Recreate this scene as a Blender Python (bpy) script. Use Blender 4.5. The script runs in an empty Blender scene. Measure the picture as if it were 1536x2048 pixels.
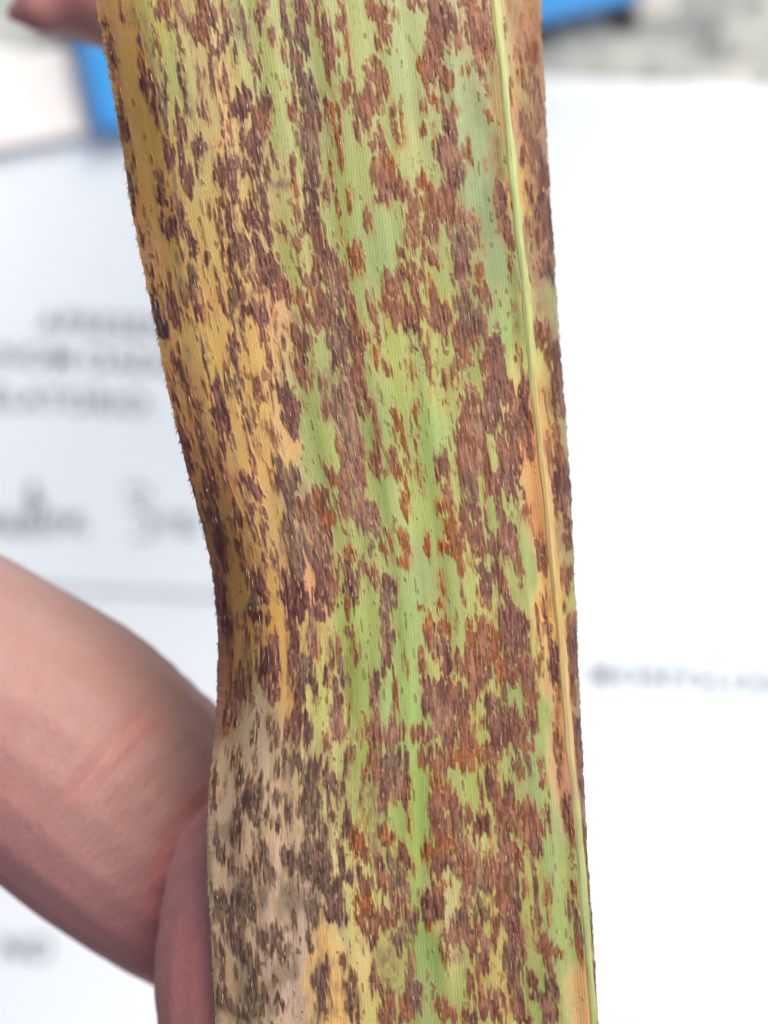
import bpy, bmesh, math, random
import numpy as np
from mathutils import Vector, Matrix

# ------------------------------------------------------------------ camera, sky, sun, exposure
C = bpy.context.scene.collection
W_, H_ = 1536.0, 2048.0
FPX = 3513.0                      # focal length in photograph pixels
CAMZ = 0.34                       # the camera looks straight down on the desk (z = 0)
LEAF_D = 0.120                    # distance camera - leaf, metres
cam = bpy.data.cameras.new('camera'); camo = bpy.data.objects.new('camera', cam); C.objects.link(camo)
camo.location = (0, 0, CAMZ); camo.rotation_euler = (0, 0, 0)
cam.sensor_fit = 'VERTICAL'; cam.lens = 35.0; cam.sensor_height = 35.0 * H_ / FPX
cam.clip_start = 0.005; cam.clip_end = 1000.0
cam.dof.use_dof = True; cam.dof.focus_distance = 0.1205; cam.dof.aperture_fstop = 11.5
bpy.context.scene.camera = camo

SUN_EL, SUN_AZ = math.radians(48), math.radians(36)     # azimuth clockwise from +Y (top of picture)
world = bpy.data.worlds.new('World'); bpy.context.scene.world = world; world.use_nodes = True
wn = world.node_tree; wn.nodes.clear()
wo = wn.nodes.new('ShaderNodeOutputWorld'); wb = wn.nodes.new('ShaderNodeBackground')
sky = wn.nodes.new('ShaderNodeTexSky'); sky.sky_type = 'NISHITA'; sky.sun_disc = False
sky.sun_elevation = SUN_EL; sky.sun_rotation = SUN_AZ
sky.air_density = 1.0; sky.dust_density = 8.0; sky.ozone_density = 1.0
wb.inputs['Strength'].default_value = 0.10
wn.links.new(sky.outputs[0], wb.inputs[0]); wn.links.new(wb.outputs[0], wo.inputs[0])
sl = bpy.data.lights.new('sun', 'SUN'); so = bpy.data.objects.new('sun', sl); C.objects.link(so)
sl.energy = 1.5; sl.angle = math.radians(35); sl.color = (1.0, 0.95, 0.88)
sd = Vector((math.sin(SUN_AZ) * math.cos(SUN_EL), math.cos(SUN_AZ) * math.cos(SUN_EL), math.sin(SUN_EL)))
so.rotation_euler = sd.to_track_quat('Z', 'Y').to_euler()
so.location = sd * 2
vs = bpy.context.scene.view_settings
vs.view_transform = 'Standard'; vs.look = 'None'; vs.gamma = 1.0; vs.exposure = 0.54
ALB = np.array([1.48, 1.28, 1.25])                        # photographed value / albedo on surfaces facing the camera

# ------------------------------------------------------------------ helpers
rng = np.random.RandomState(7); random.seed(7)

def P(px, py, d):
    """photograph pixel at distance d (metres) from the camera -> world point"""
    return ((px - W_ / 2) / FPX * d, (H_ / 2 - py) / FPX * d, CAMZ - d)

def lin(c):
    c = np.asarray(c, float) / 255.0
    return np.where(c <= 0.04045, c / 12.92, ((c + 0.055) / 1.055) ** 2.4)

def link(name, me, parent=None, mat=None):
    o = bpy.data.objects.new(name, me); C.objects.link(o)
    if mat: me.materials.append(mat)
    if parent: o.parent = parent
    return o

def tag(o, label=None, cat=None, kind=None, group=None):
    if label: o['label'] = label
    if cat: o['category'] = cat
    if kind: o['kind'] = kind
    if group: o['group'] = group
    return o

def empty(name, loc=(0, 0, 0)):
    o = bpy.data.objects.new(name, None); C.objects.link(o); o.location = loc; o.empty_display_size = 0.01
    return o

def grid_mesh(name, pts, ny, nx):
    me = bpy.data.meshes.new(name)
    i = np.arange(ny * nx).reshape(ny, nx)
    q = np.stack([i[:-1, :-1], i[1:, :-1], i[1:, 1:], i[:-1, 1:]], -1).reshape(-1, 4)
    me.vertices.add(ny * nx); me.vertices.foreach_set('co', pts.astype(np.float32).ravel())
    me.loops.add(q.size); me.loops.foreach_set('vertex_index', q.astype(np.int32).ravel())
    me.polygons.add(len(q)); me.polygons.foreach_set('loop_start', np.arange(0, q.size, 4, dtype=np.int32))
    me.polygons.foreach_set('loop_total', np.full(len(q), 4, np.int32))
    me.polygons.foreach_set('use_smooth', np.ones(len(q), bool))
    me.update(calc_edges=True)
    return me

def mesh_from(name, verts, faces, smooth=False):
    me = bpy.data.meshes.new(name); me.from_pydata([tuple(map(float, v)) for v in verts], [], faces); me.update()
    if smooth: me.polygons.foreach_set('use_smooth', [True] * len(me.polygons))
    return me

class NT:
    def __init__(s, name):
        s.m = bpy.data.materials.new(name); s.m.use_nodes = True; s.t = s.m.node_tree
        s.b = s.t.nodes['Principled BSDF']; s.out = s.t.nodes['Material Output']
    def n(s, typ, **kw):
        n = s.t.nodes.new(typ)
        for k, v in kw.items():
            if k in n.inputs: n.inputs[k].default_value = v
            else: setattr(n, k, v)
        return n
    def l(s, a, b): s.t.links.new(a, b)
    def ramp(s, fac, stops):
        r = s.n('ShaderNodeValToRGB'); e = r.color_ramp.elements
        e[0].position, e[0].color = stops[0][0], (*stops[0][1], 1)
        e[1].position, e[1].color = stops[1][0], (*stops[1][1], 1)
        for p, c in stops[2:]:
            x = e.new(p); x.color = (*c, 1)
        s.l(fac, r.inputs[0]); return r.outputs[0]
    def bump(s, h, dist, strength=1.0, prev=None):
        b = s.n('ShaderNodeBump', Strength=strength, Distance=dist); s.l(h, b.inputs['Height'])
        if prev: s.l(prev, b.inputs['Normal'])
        return b.outputs[0]

def lattice(shape, sy, sx, seed):
    """smooth value noise, cells sy x sx pixels, range about -1..1"""
    r = np.random.RandomState(seed)
    h, w = shape; gy, gx = int(h / sy) + 3, int(w / sx) + 3
    g = r.rand(gy, gx).astype(np.float32) * 2 - 1
    y = np.arange(h) / sy; x = np.arange(w) / sx
    yi, xi = y.astype(int), x.astype(int)
    fy = (y - yi); fy = (fy * fy * (3 - 2 * fy))[:, None].astype(np.float32)
    fx = (x - xi); fx = (fx * fx * (3 - 2 * fx))[None, :].astype(np.float32)
    a = g[yi][:, xi]; b = g[yi][:, xi + 1]; c = g[yi + 1][:, xi]; d = g[yi + 1][:, xi + 1]
    return (a * (1 - fx) + b * fx) * (1 - fy) + (c * (1 - fx) + d * fx) * fy

def sstep(a, b, x):
    t = np.clip((x - a) / (b - a), 0, 1); return t * t * (3 - 2 * t)

# ------------------------------------------------------------------ the leaf: outline in photograph pixels
LEFT = [(-120, 178), (0, 190), (60, 202), (180, 224), (300, 245), (420, 263), (540, 287), (660, 313), (790, 337), (900, 364),
        (1040, 401), (1100, 416), (1170, 429), (1250, 435), (1380, 435), (1480, 428), (1600, 416), (1700, 413), (1850, 421), (2048, 431), (2160, 436)]
MID = [(-120, 978), (0, 990), (120, 1005), (270, 1019), (420, 1034), (560, 1050), (700, 1062), (860, 1078), (1000, 1095), (1160, 1110),
       (1320, 1126), (1480, 1138), (1650, 1156), (1850, 1172), (2048, 1188), (2160, 1198)]
RIGHT = [(-120, 1078), (0, 1083), (80, 1085), (250, 1092), (420, 1103), (560, 1112), (750, 1125), (900, 1138), (1050, 1145), (1220, 1153),
         (1400, 1160), (1550, 1167), (1750, 1178), (1900, 1189), (2048, 1197), (2160, 1204)]
def curve(tab, y):
    t = np.array(tab, float)
    f = lambda yy: np.interp(yy, t[:, 0], t[:, 1])
    return (f(y - 45) + 2 * f(y - 15) + 2 * f(y + 15) + f(y + 45)) / 6
XM = 740                      # straightened width of the near half
GY0, GH, GW = -90, 2270, 860  # raster of the straightened leaf, 1 pixel per cell

def straight(x, y):
    l, m = curve(LEFT, y), curve(MID, y)
    return np.where(x < m, (x - l) / (m - l) * XM, XM + (x - m))

# every blotch of the leaf: centre and half sizes, kind
# d dull purple brown, D dark maroon, b brown, r rust, p faded pinkish, k grey black, K black, s faint
T = {}
T[(200, 0)] = """40,150,24,30,d 70,330,24,125,d 140,110,18,50,b 140,760,24,140,d 165,960,22,40,d 190,1120,22,130,d 213,1310,16,26,d 278,1470,14,40,d
208,90,18,90,qs 240,270,14,40,p 240,380,18,80,b 265,520,28,80,d 310,520,34,80,d 335,660,20,90,d 350,230,14,75,b 390,60,50,80,b 425,150,20,40,b 485,260,14,90,k 500,480,14,150,k
405,520,18,80,k 400,700,24,140,q 415,900,25,60,b 440,980,45,90,d 490,780,26,100,d 495,900,18,120,d 520,1060,50,110,d 540,1140,28,60,d 570,680,18,100,qs 605,900,35,75,d 635,920,24,50,d
605,1020,16,50,d 640,690,22,70,d 620,450,16,50,d 620,510,12,50,p 640,60,40,100,b 620,190,60,90,b 660,230,30,50,b 560,160,35,35,d 700,110,25,70,d 500,50,30,50,p 530,100,18,80,p
740,300,45,70,d 770,250,26,50,d 690,440,18,90,d 785,200,15,80,d 760,60,26,60,d 828,350,12,65,k 780,500,20,110,b 775,650,18,120,b 780,790,22,90,b 855,660,75,60,d 865,690,35,60,D
910,600,25,60,d 1020,650,40,80,d 1030,580,14,40,k 990,760,50,90,b 950,900,60,80,d 880,860,30,70,d 905,1030,50,70,d 960,980,30,70,d 730,885,14,22,b 740,1050,36,95,d 815,1080,34,110,d
830,1200,18,60,d 750,1250,26,32,b 668,1270,14,42,b 505,1290,14,50,d 365,1150,28,110,d 455,1100,14,100,qs 450,1240,14,60,p 920,1330,60,90,D 880,1260,26,40,d 810,1400,30,110,d
740,1430,20,100,b 410,1400,30,90,d 460,1400,26,70,d 505,1370,22,80,d 575,1500,26,60,d 650,1520,12,40,b 950,1200,20,60,b 1015,1250,20,150,d 1030,1420,18,80,d 880,1500,50,60,d 965,1510,40,50,d
1065,960,10,60,k 1035,1080,14,50,b 1120,1410,20,60,b 1175,1020,22,80,b 1190,1150,22,90,r 1205,1330,16,110,b 1215,1490,30,40,b 1240,60,50,80,d 1235,200,40,120,d 1210,370,50,60,d
1240,480,40,70,d 1280,600,50,100,k 1290,760,60,120,d 1295,900,60,120,q 1310,1060,50,130,d 1305,1200,50,130,d 1310,1330,50,70,D 1330,1440,60,120,b 1120,80,20,90,d 1150,220,20,80,k
1140,330,20,60,b 1050,210,20,60,b 985,130,22,80,d 1000,60,26,80,b 895,200,10,140,q 940,360,26,60,p 965,400,22,50,b 955,540,8,100,p 1340,100,18,150,b 1165,690,20,40,r 1190,580,10,50,b
1135,520,20,30,os 1400,200,40,90,d 1430,290,60,60,b 1410,360,26,60,b 1405,500,10,90,b 1470,130,60,35,b 1510,200,20,150,b 1520,570,40,80,b 1440,680,26,60,r 1460,850,16,120,r
1430,1030,14,90,r 1390,680,12,70,b 1465,1290,16,60,r 1525,1200,20,60,r 1490,1440,14,60,b 1390,1170,20,60,b 850,150,40,160,qs 300,260,30,200,ss 1120,1140,60,60,ss"""
T[(200, 0)] += ' 1275,520,34,90,K 1245,250,26,110,K 1290,640,34,80,K 1300,1180,30,120,K 1318,1330,34,90,K 1240,80,30,80,D'
T[(650, 0)] = """155,470,12,60,d 280,40,35,70,b 300,100,25,30,b 340,60,50,60,b 410,70,20,40,r 360,180,40,70,b 330,270,20,50,b 300,380,45,40,b 275,440,30,60,b 340,480,45,70,b 350,560,40,60,b
300,620,60,60,b 240,680,60,50,b 190,620,50,60,b 190,770,14,60,d 270,540,14,40,b 260,760,14,80,b 425,690,18,50,b 440,800,16,80,b 470,760,14,80,r 470,880,30,50,rs 290,900,20,80,b
350,900,20,90,b 310,1050,30,110,b 350,1120,45,130,b 400,1040,50,80,r 430,1120,60,90,b 480,1120,30,60,b 325,1230,25,40,d 265,1360,26,75,b 200,1520,18,40,b 560,20,60,30,b 700,40,70,80,d
720,130,80,90,d 640,220,40,80,b 700,260,70,90,b 660,340,60,90,b 600,400,40,60,r 640,470,60,70,b 740,500,60,50,b 700,430,50,60,b 545,295,24,26,rs 810,230,35,70,b 880,30,50,60,b
900,200,30,140,b 930,300,30,110,b 960,200,60,160,b 1000,100,50,120,p 1010,260,50,80,b 1000,330,40,60,rs 960,420,18,80,b 860,440,28,50,r 605,620,16,60,r 690,610,25,50,r 735,640,16,60,b
680,800,22,60,rs 595,790,10,20,r 790,700,35,90,b 770,800,45,90,d 740,900,60,80,d 700,960,30,70,d 770,950,60,120,p 800,1060,50,100,q 600,1110,26,50,r 640,1140,30,40,r 700,1200,70,70,b
780,1160,60,80,d 780,1240,50,60,b 700,1280,60,70,b 740,1320,60,60,b 660,1400,40,80,b 620,1440,26,80,b 880,970,16,65,r 540,1290,30,90,b 560,1400,26,80,b 530,1370,20,80,b 620,1270,30,50,r
860,1330,40,50,p 840,1390,30,80,p 930,1400,24,60,b 860,1470,90,60,q 960,1480,20,60,b 540,1500,50,50,b 1030,400,22,60,rs 1010,560,20,60,rs 1000,700,18,40,r 1035,860,30,50,rs
1040,960,30,80,rs 990,1000,18,60,rs 1060,1060,35,50,rs 1090,1180,40,60,d 1090,1270,45,90,d 1110,1390,40,120,b 1130,1480,30,60,b 1050,1210,20,80,b 1130,40,25,60,rs 1180,100,60,100,ps
1280,80,45,120,rs 1300,220,30,120,rs 1270,330,30,100,b 1230,250,50,150,ps 1205,420,16,60,r 1260,500,50,120,ps 1300,650,40,150,p 1230,650,40,100,ps 1230,780,40,80,p 1140,570,14,60,b
1180,800,20,200,ps 1280,800,30,100,ps 1225,960,25,40,b 1340,1080,40,80,d 1300,950,50,80,p 1280,1100,40,80,ps 1250,1200,18,60,b 1350,1330,50,120,d 1310,1430,30,60,b 1240,1400,20,80,b 1380,1480,30,60,d"""
T[(300, 500)] = """10,130,20,40,b 44,360,44,110,K 66,430,42,120,K 80,500,30,70,K 24,290,26,60,K 50,400,30,110,K 422,930,36,160,D 440,1040,44,140,D 120,180,12,40,b 60,210,10,15,r 170,60,20,60,qs 205,50,16,60,p 195,240,30,100,qs 210,310,22,50,k
265,180,24,60,k 275,270,24,60,d 310,370,28,65,D 150,330,35,50,d 130,400,30,70,d 180,430,25,80,d 210,380,20,60,d 420,180,14,40,d 440,300,30,90,D 430,260,26,50,b 372,340,12,45,b
350,40,16,50,d 280,20,20,30,d 450,20,20,40,d 500,40,40,80,d 560,40,50,70,d 660,20,30,30,b 485,140,18,60,d 550,200,25,60,d 575,280,18,80,d 605,180,16,20,b 520,300,35,40,k 500,400,18,80,k
550,420,20,120,q 510,560,34,60,d 500,640,30,90,k 530,720,30,120,k 520,830,30,70,k 550,880,20,60,k 600,770,35,30,rs 655,820,22,60,b 480,860,16,70,b 470,730,16,60,b 620,400,60,50,D
670,370,35,50,d 680,430,40,60,d 690,520,30,70,b 715,600,14,60,b 730,680,20,80,b 740,840,18,90,b 695,905,14,15,b 690,130,40,80,d 750,170,50,70,d 730,60,40,50,b 790,130,35,60,d
680,250,30,90,b 790,240,50,70,b 840,230,40,70,b 860,290,30,50,b 920,130,16,70,b 950,180,15,30,b 935,340,18,110,b 905,310,14,20,b 840,460,35,40,bs 815,560,22,45,d 900,540,40,70,b
940,620,50,120,b 890,680,30,80,b 940,760,50,90,b 960,830,35,40,b 900,420,30,50,ps 815,700,8,120,k 1040,80,60,80,b 1030,170,60,90,b 1100,60,60,90,d 1030,260,50,80,b 1050,350,80,80,b
1020,430,50,60,b 1090,440,50,50,b 1130,150,60,90,p 1150,260,50,90,p 1120,350,60,80,q 1170,320,20,60,k 1170,450,50,100,d 1150,540,60,100,q 1180,660,50,80,d 1130,730,18,40,d
1190,150,30,80,b 1200,240,18,80,b 1220,340,25,100,b 1240,430,40,90,b 1230,560,50,70,d 1280,620,50,70,b 1290,690,50,60,b 1065,820,20,40,r 1210,830,60,80,p 1280,800,50,60,b
1170,930,50,130,q 1230,960,50,100,p 1285,960,18,70,k 1220,1080,70,120,p 1300,870,50,70,b 1350,980,35,60,b 1330,930,30,60,b 1100,980,60,50,b 1080,1010,26,30,b 1060,930,25,40,bs
1240,1180,60,120,q 1290,1200,40,100,b 1190,1250,40,80,b 1250,1350,70,120,p 1310,1400,40,100,b 1190,1430,60,100,b 1260,1480,80,60,p 1390,1110,14,100,b 1395,1220,14,60,b 1390,1310,35,70,b
1120,1380,50,90,b 1150,1420,30,70,r 1060,1490,50,50,b 840,920,40,130,d 880,960,35,100,d 810,860,25,60,d 840,1060,35,60,d 890,1100,30,80,d 920,950,20,40,b 780,1180,25,60,b 765,1280,18,50,k
715,1090,14,34,b 800,1340,35,80,k 860,1370,50,70,k 850,1460,60,80,k 790,1420,30,90,d 608,1030,12,70,b 620,1120,12,100,k 630,1280,12,120,b 620,1430,50,60,d 655,1460,35,60,d 580,1400,25,50,d
550,1450,14,50,b 410,860,30,90,D 420,980,50,100,D 440,1080,50,100,D 450,1200,30,60,D 510,1180,30,50,ps 520,1280,16,100,ps 440,1330,18,120,b 470,1430,25,80,b 345,650,18,80,q
355,740,16,60,q 345,850,16,50,b 240,650,16,60,ps 190,680,14,80,b 170,730,30,80,d 200,800,30,90,d 140,830,25,80,b 150,900,25,40,d 240,850,16,100,b 245,960,16,100,b 300,960,14,60,b
180,1050,20,90,d 215,1150,30,120,d 235,1290,25,90,d 310,1080,25,40,d 325,1180,18,110,d 340,1290,18,90,b 300,1330,14,110,b 340,1430,25,80,d 385,1400,35,80,d 360,1500,40,60,d 260,1480,20,50,b
1080,860,60,200,ss"""
T[(700, 500)] = """20,50,30,90,r 60,60,18,70,r 10,330,30,60,b 30,430,35,100,b 60,540,40,90,b 50,640,50,70,b 95,510,12,70,r 130,360,25,80,b 150,400,25,60,b 175,520,20,80,b 225,510,14,60,b
160,680,20,70,r 225,710,22,50,b 320,30,30,40,b 480,30,50,40,b 510,70,30,40,b 380,90,30,60,b 300,170,80,50,b 270,240,60,80,b 400,170,50,80,b 400,240,35,70,b 220,330,40,80,r
270,390,60,90,b 330,380,50,80,b 380,360,80,60,b 380,440,60,60,d 430,520,30,50,d 460,600,20,80,b 485,720,16,100,b 490,250,26,80,r 520,330,40,90,b 440,380,50,70,b 470,420,50,60,b
530,440,40,80,b 580,400,50,70,b 580,480,30,70,b 400,600,40,14,q 385,760,16,70,r 395,980,30,30,r 405,1020,14,60,r 275,1000,16,40,r 295,1060,30,60,r 320,1170,25,90,r 270,1300,26,80,b
290,1360,35,60,r 340,1420,20,80,r 350,1500,30,50,r 410,1200,14,40,b 425,1370,12,60,b 585,840,16,60,b 592,930,14,40,r 640,770,20,65,b 690,50,60,80,q 690,140,60,100,d 700,250,50,60,p
700,330,60,80,k 740,400,80,60,q 730,470,80,60,d 680,520,50,50,b 750,530,50,40,b 690,600,40,60,b 720,650,35,60,b 690,700,25,30,b 800,460,30,90,d 780,130,25,60,r 780,240,35,50,b
830,270,35,60,b 850,310,20,40,b 850,560,40,60,d 900,600,40,80,d 840,740,30,120,b 900,720,50,120,d 930,820,50,90,d 880,860,60,80,d 970,860,40,60,b 960,930,60,80,d 900,970,60,90,D
740,850,40,50,p 760,920,50,60,b 690,930,30,30,b 760,1010,60,90,p 830,980,50,90,p 720,1080,60,120,b 800,1130,60,120,p 860,1070,60,80,d 690,1180,50,90,b 740,1220,60,90,b 700,1330,50,120,b
760,1310,60,120,p 740,1430,70,90,q 830,1280,25,80,b 840,1370,30,80,b 1000,1020,60,60,d 1040,1100,70,60,d 1080,1160,50,60,b 980,1110,60,60,d 960,1180,80,50,b 960,1240,50,60,b
1000,1290,60,80,d 960,1360,60,80,d 930,1420,60,80,d 980,1460,80,80,d 860,1460,60,80,b 1110,1230,30,60,b 1060,870,40,60,D 1060,950,30,60,D 1090,850,25,60,b 1110,1040,18,50,r
1010,380,30,60,rs 1020,460,25,60,rs 985,90,10,40,r 1030,640,10,60,r 570,1290,50,50,d 590,1340,40,60,d 540,1380,20,60,b 610,1400,25,60,r 600,1500,40,50,b 640,1440,16,30,r
1160,80,50,60,p 1220,60,30,80,p 1150,200,40,100,ps 1240,150,30,100,ks 1170,330,50,80,ps 1180,500,50,60,b 1160,560,40,50,b 1230,480,35,80,ps 1270,650,35,90,d 1220,620,20,60,b
1275,790,30,100,d 1190,870,30,50,rs 1280,920,40,100,d 1230,900,30,80,bs 1260,1130,20,40,b 1220,1190,40,50,b 1280,1290,50,60,b 1300,1400,60,100,d 1220,1290,20,80,b 1310,1490,60,50,d
1110,120,60,300,ps"""
T[(380, 1000)] = """120,60,45,60,d 160,130,50,60,d 180,220,45,100,D 200,320,40,60,D 210,400,40,60,d 60,130,20,60,d 270,50,25,50,b 285,130,35,60,d 370,60,25,60,d 385,150,25,70,d 400,220,20,40,d
375,290,18,50,b 445,70,20,40,d 455,170,24,50,d 310,300,25,60,b 340,420,20,80,b 455,380,14,50,b 170,530,40,80,d 200,640,40,100,D 230,760,35,100,D 240,870,25,70,d 180,430,30,40,b
420,500,50,70,d 430,570,55,50,D 400,640,40,50,k 410,730,50,50,D 470,710,30,40,d 330,700,14,50,b 350,820,16,80,b 420,840,25,50,b 510,880,40,80,d 490,960,60,60,D 460,1030,50,80,D
520,1060,40,90,D 510,1180,40,60,d 460,1120,30,60,d 340,960,25,100,qs 370,1100,20,100,b 250,1080,25,120,b 300,1060,30,60,k 310,1160,50,90,d 240,1200,35,60,b 260,1300,50,80,d 220,1390,30,60,b
620,60,50,80,k 600,180,40,80,k 640,250,60,80,q 560,280,30,60,ps 530,380,25,60,d 650,380,60,90,q 600,490,50,60,d 640,520,60,80,D 600,600,50,50,D 680,620,70,60,D 650,700,60,60,D
620,760,30,80,d 700,60,60,70,b 760,120,50,60,p 800,40,60,60,r 850,110,50,60,r 830,190,50,60,b 790,230,60,80,p 750,320,50,60,q 800,380,70,70,d 850,320,30,80,d 820,470,60,70,d
870,500,40,100,b 800,580,50,60,D 870,600,40,60,b 780,680,50,60,d 960,30,60,60,b 1010,80,60,60,p 1080,50,70,80,p 1100,140,60,60,p 1130,60,30,60,d 970,200,20,100,bs 980,320,40,60,r
940,400,60,35,b 990,450,60,70,d 980,550,50,60,D 975,640,25,70,r 975,720,20,50,r 980,820,35,50,b 1060,420,30,50,b 1130,470,30,70,b 1110,280,20,50,k 1220,230,35,60,b 1200,320,30,50,r
1320,50,25,60,r 1310,250,30,60,r 1340,310,25,60,r 1320,380,30,50,r 1450,280,22,60,r 1220,520,50,50,d 1220,620,50,60,q 1200,720,50,60,q 1220,810,50,70,q 1210,910,45,60,p 1215,980,35,50,d
1195,1040,14,40,d 760,780,40,70,p 740,850,30,60,p 780,900,30,70,b 640,900,35,120,d 700,1000,50,70,q 680,1100,40,90,k 740,1080,35,60,k 770,1180,20,70,d 670,1220,40,70,d 620,1050,14,100,d
640,1310,35,70,d 690,1360,40,60,D 720,1440,40,70,d 650,1440,40,80,d 600,1400,20,60,b 880,940,20,80,b 920,920,30,60,b 930,1000,30,60,q 940,1090,35,60,q 830,1070,22,50,D 855,1100,15,50,b
890,1140,18,50,b 1020,950,18,70,r 1320,960,16,70,b 920,1230,35,40,b 900,1320,40,100,p 930,1400,50,80,p 975,1270,20,70,r 840,1490,20,40,b 1135,1110,30,60,d 1140,1220,25,80,d 1150,1330,20,90,p
1265,1190,12,90,r 1270,1250,16,30,b 1120,1390,60,50,b 1130,1460,80,60,b 1240,1440,60,80,p 1250,1370,12,40,b 1320,1430,10,70,b 400,1390,20,70,k 500,1370,30,60,k 530,1460,30,80,k 390,1470,20,40,k"""
T[(750, 1000)] = """400,40,25,50,r 450,30,30,60,r 440,180,20,70,r 430,300,40,50,r 480,200,50,100,r 500,300,60,60,r 540,270,60,60,b 540,80,50,60,b 560,180,60,80,b 600,50,80,70,d 640,180,50,80,d
680,150,20,70,k 640,300,50,50,b 720,270,40,60,d 740,310,30,40,d 780,100,30,120,d 820,180,50,60,d 790,260,60,60,d 830,310,50,60,p 810,360,20,40,b 860,250,20,60,b 880,370,25,80,b
905,470,18,70,b 905,530,18,30,D 530,400,20,60,r 590,390,30,40,rs 420,530,20,60,r 405,640,20,45,r 535,560,12,60,b 655,430,35,50,k 690,490,50,60,d 750,440,40,60,d 670,570,45,60,d
680,640,40,60,b 790,540,50,60,b 820,600,35,80,d 800,680,50,60,d 920,90,60,70,rs 935,50,40,50,b 280,660,25,20,r 300,700,12,40,r 330,790,40,60,r 340,860,35,60,b 400,780,25,60,b
440,780,35,70,r 400,860,50,50,p 420,930,60,60,d 440,1010,40,80,D 280,1010,25,80,b 290,1110,25,60,b 590,800,30,60,r 600,880,50,70,r 660,780,50,80,b 650,860,60,80,b 520,960,50,50,b
540,1020,40,60,b 590,980,80,70,b 620,1060,60,80,b 680,960,70,80,b 730,880,50,90,r 760,1000,60,60,r 770,1080,40,50,r 700,1080,40,60,k 620,1140,40,50,b 800,720,50,80,d 870,720,50,60,d
820,820,60,80,d 890,830,70,80,d 920,770,50,60,d 870,910,60,60,d 820,980,40,80,d 870,1040,60,70,b 930,1010,50,80,b 830,1080,60,60,d 940,1110,50,90,d 960,1200,50,90,b 960,1280,50,80,b
970,1380,30,80,d 790,1170,20,60,k 800,1240,20,60,k 740,1330,60,60,d 720,1260,40,60,d 690,1230,20,60,d 780,1400,80,80,d 850,1320,40,80,d 860,1430,80,80,d 900,1370,60,60,b 760,1480,80,60,D
930,1480,60,60,b 990,700,18,60,b 1000,780,18,90,b 1060,760,18,80,k 1040,640,18,70,b 1010,1010,25,50,b 1100,920,40,60,d 1110,1010,45,90,D 1120,1090,40,60,d 1030,280,35,60,b
1030,360,40,60,b 1030,420,30,40,r 1020,200,25,60,rs 1090,620,25,50,rs 1130,1240,25,90,rs 1110,1380,30,80,rs 1120,1490,30,60,b 350,1140,50,60,d 340,1230,60,100,d 400,1170,60,80,d
420,1260,70,80,p 400,1340,60,70,p 480,1170,50,80,b 520,1230,50,80,d 540,1330,60,80,b 470,1350,60,60,p 380,1430,80,60,p 470,1440,80,70,b 560,1420,60,80,b 300,1440,50,60,b 250,1440,30,50,b
600,1200,40,60,b 570,1500,60,50,b 650,1370,14,30,b 640,1510,80,20,r 1150,40,50,50,d 1170,110,40,70,d 1130,180,40,60,ps 1190,230,30,60,b 1140,280,30,60,ps 1180,440,40,40,b 1170,500,30,60,b
1140,650,20,60,b 1200,760,40,60,b 1210,860,50,80,d 1230,960,40,80,d 1230,1040,35,60,d 1210,1180,25,60,b 1190,1240,20,60,b 1250,1380,40,60,d 1230,1450,35,80,d 1270,1500,30,60,d"""
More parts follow.
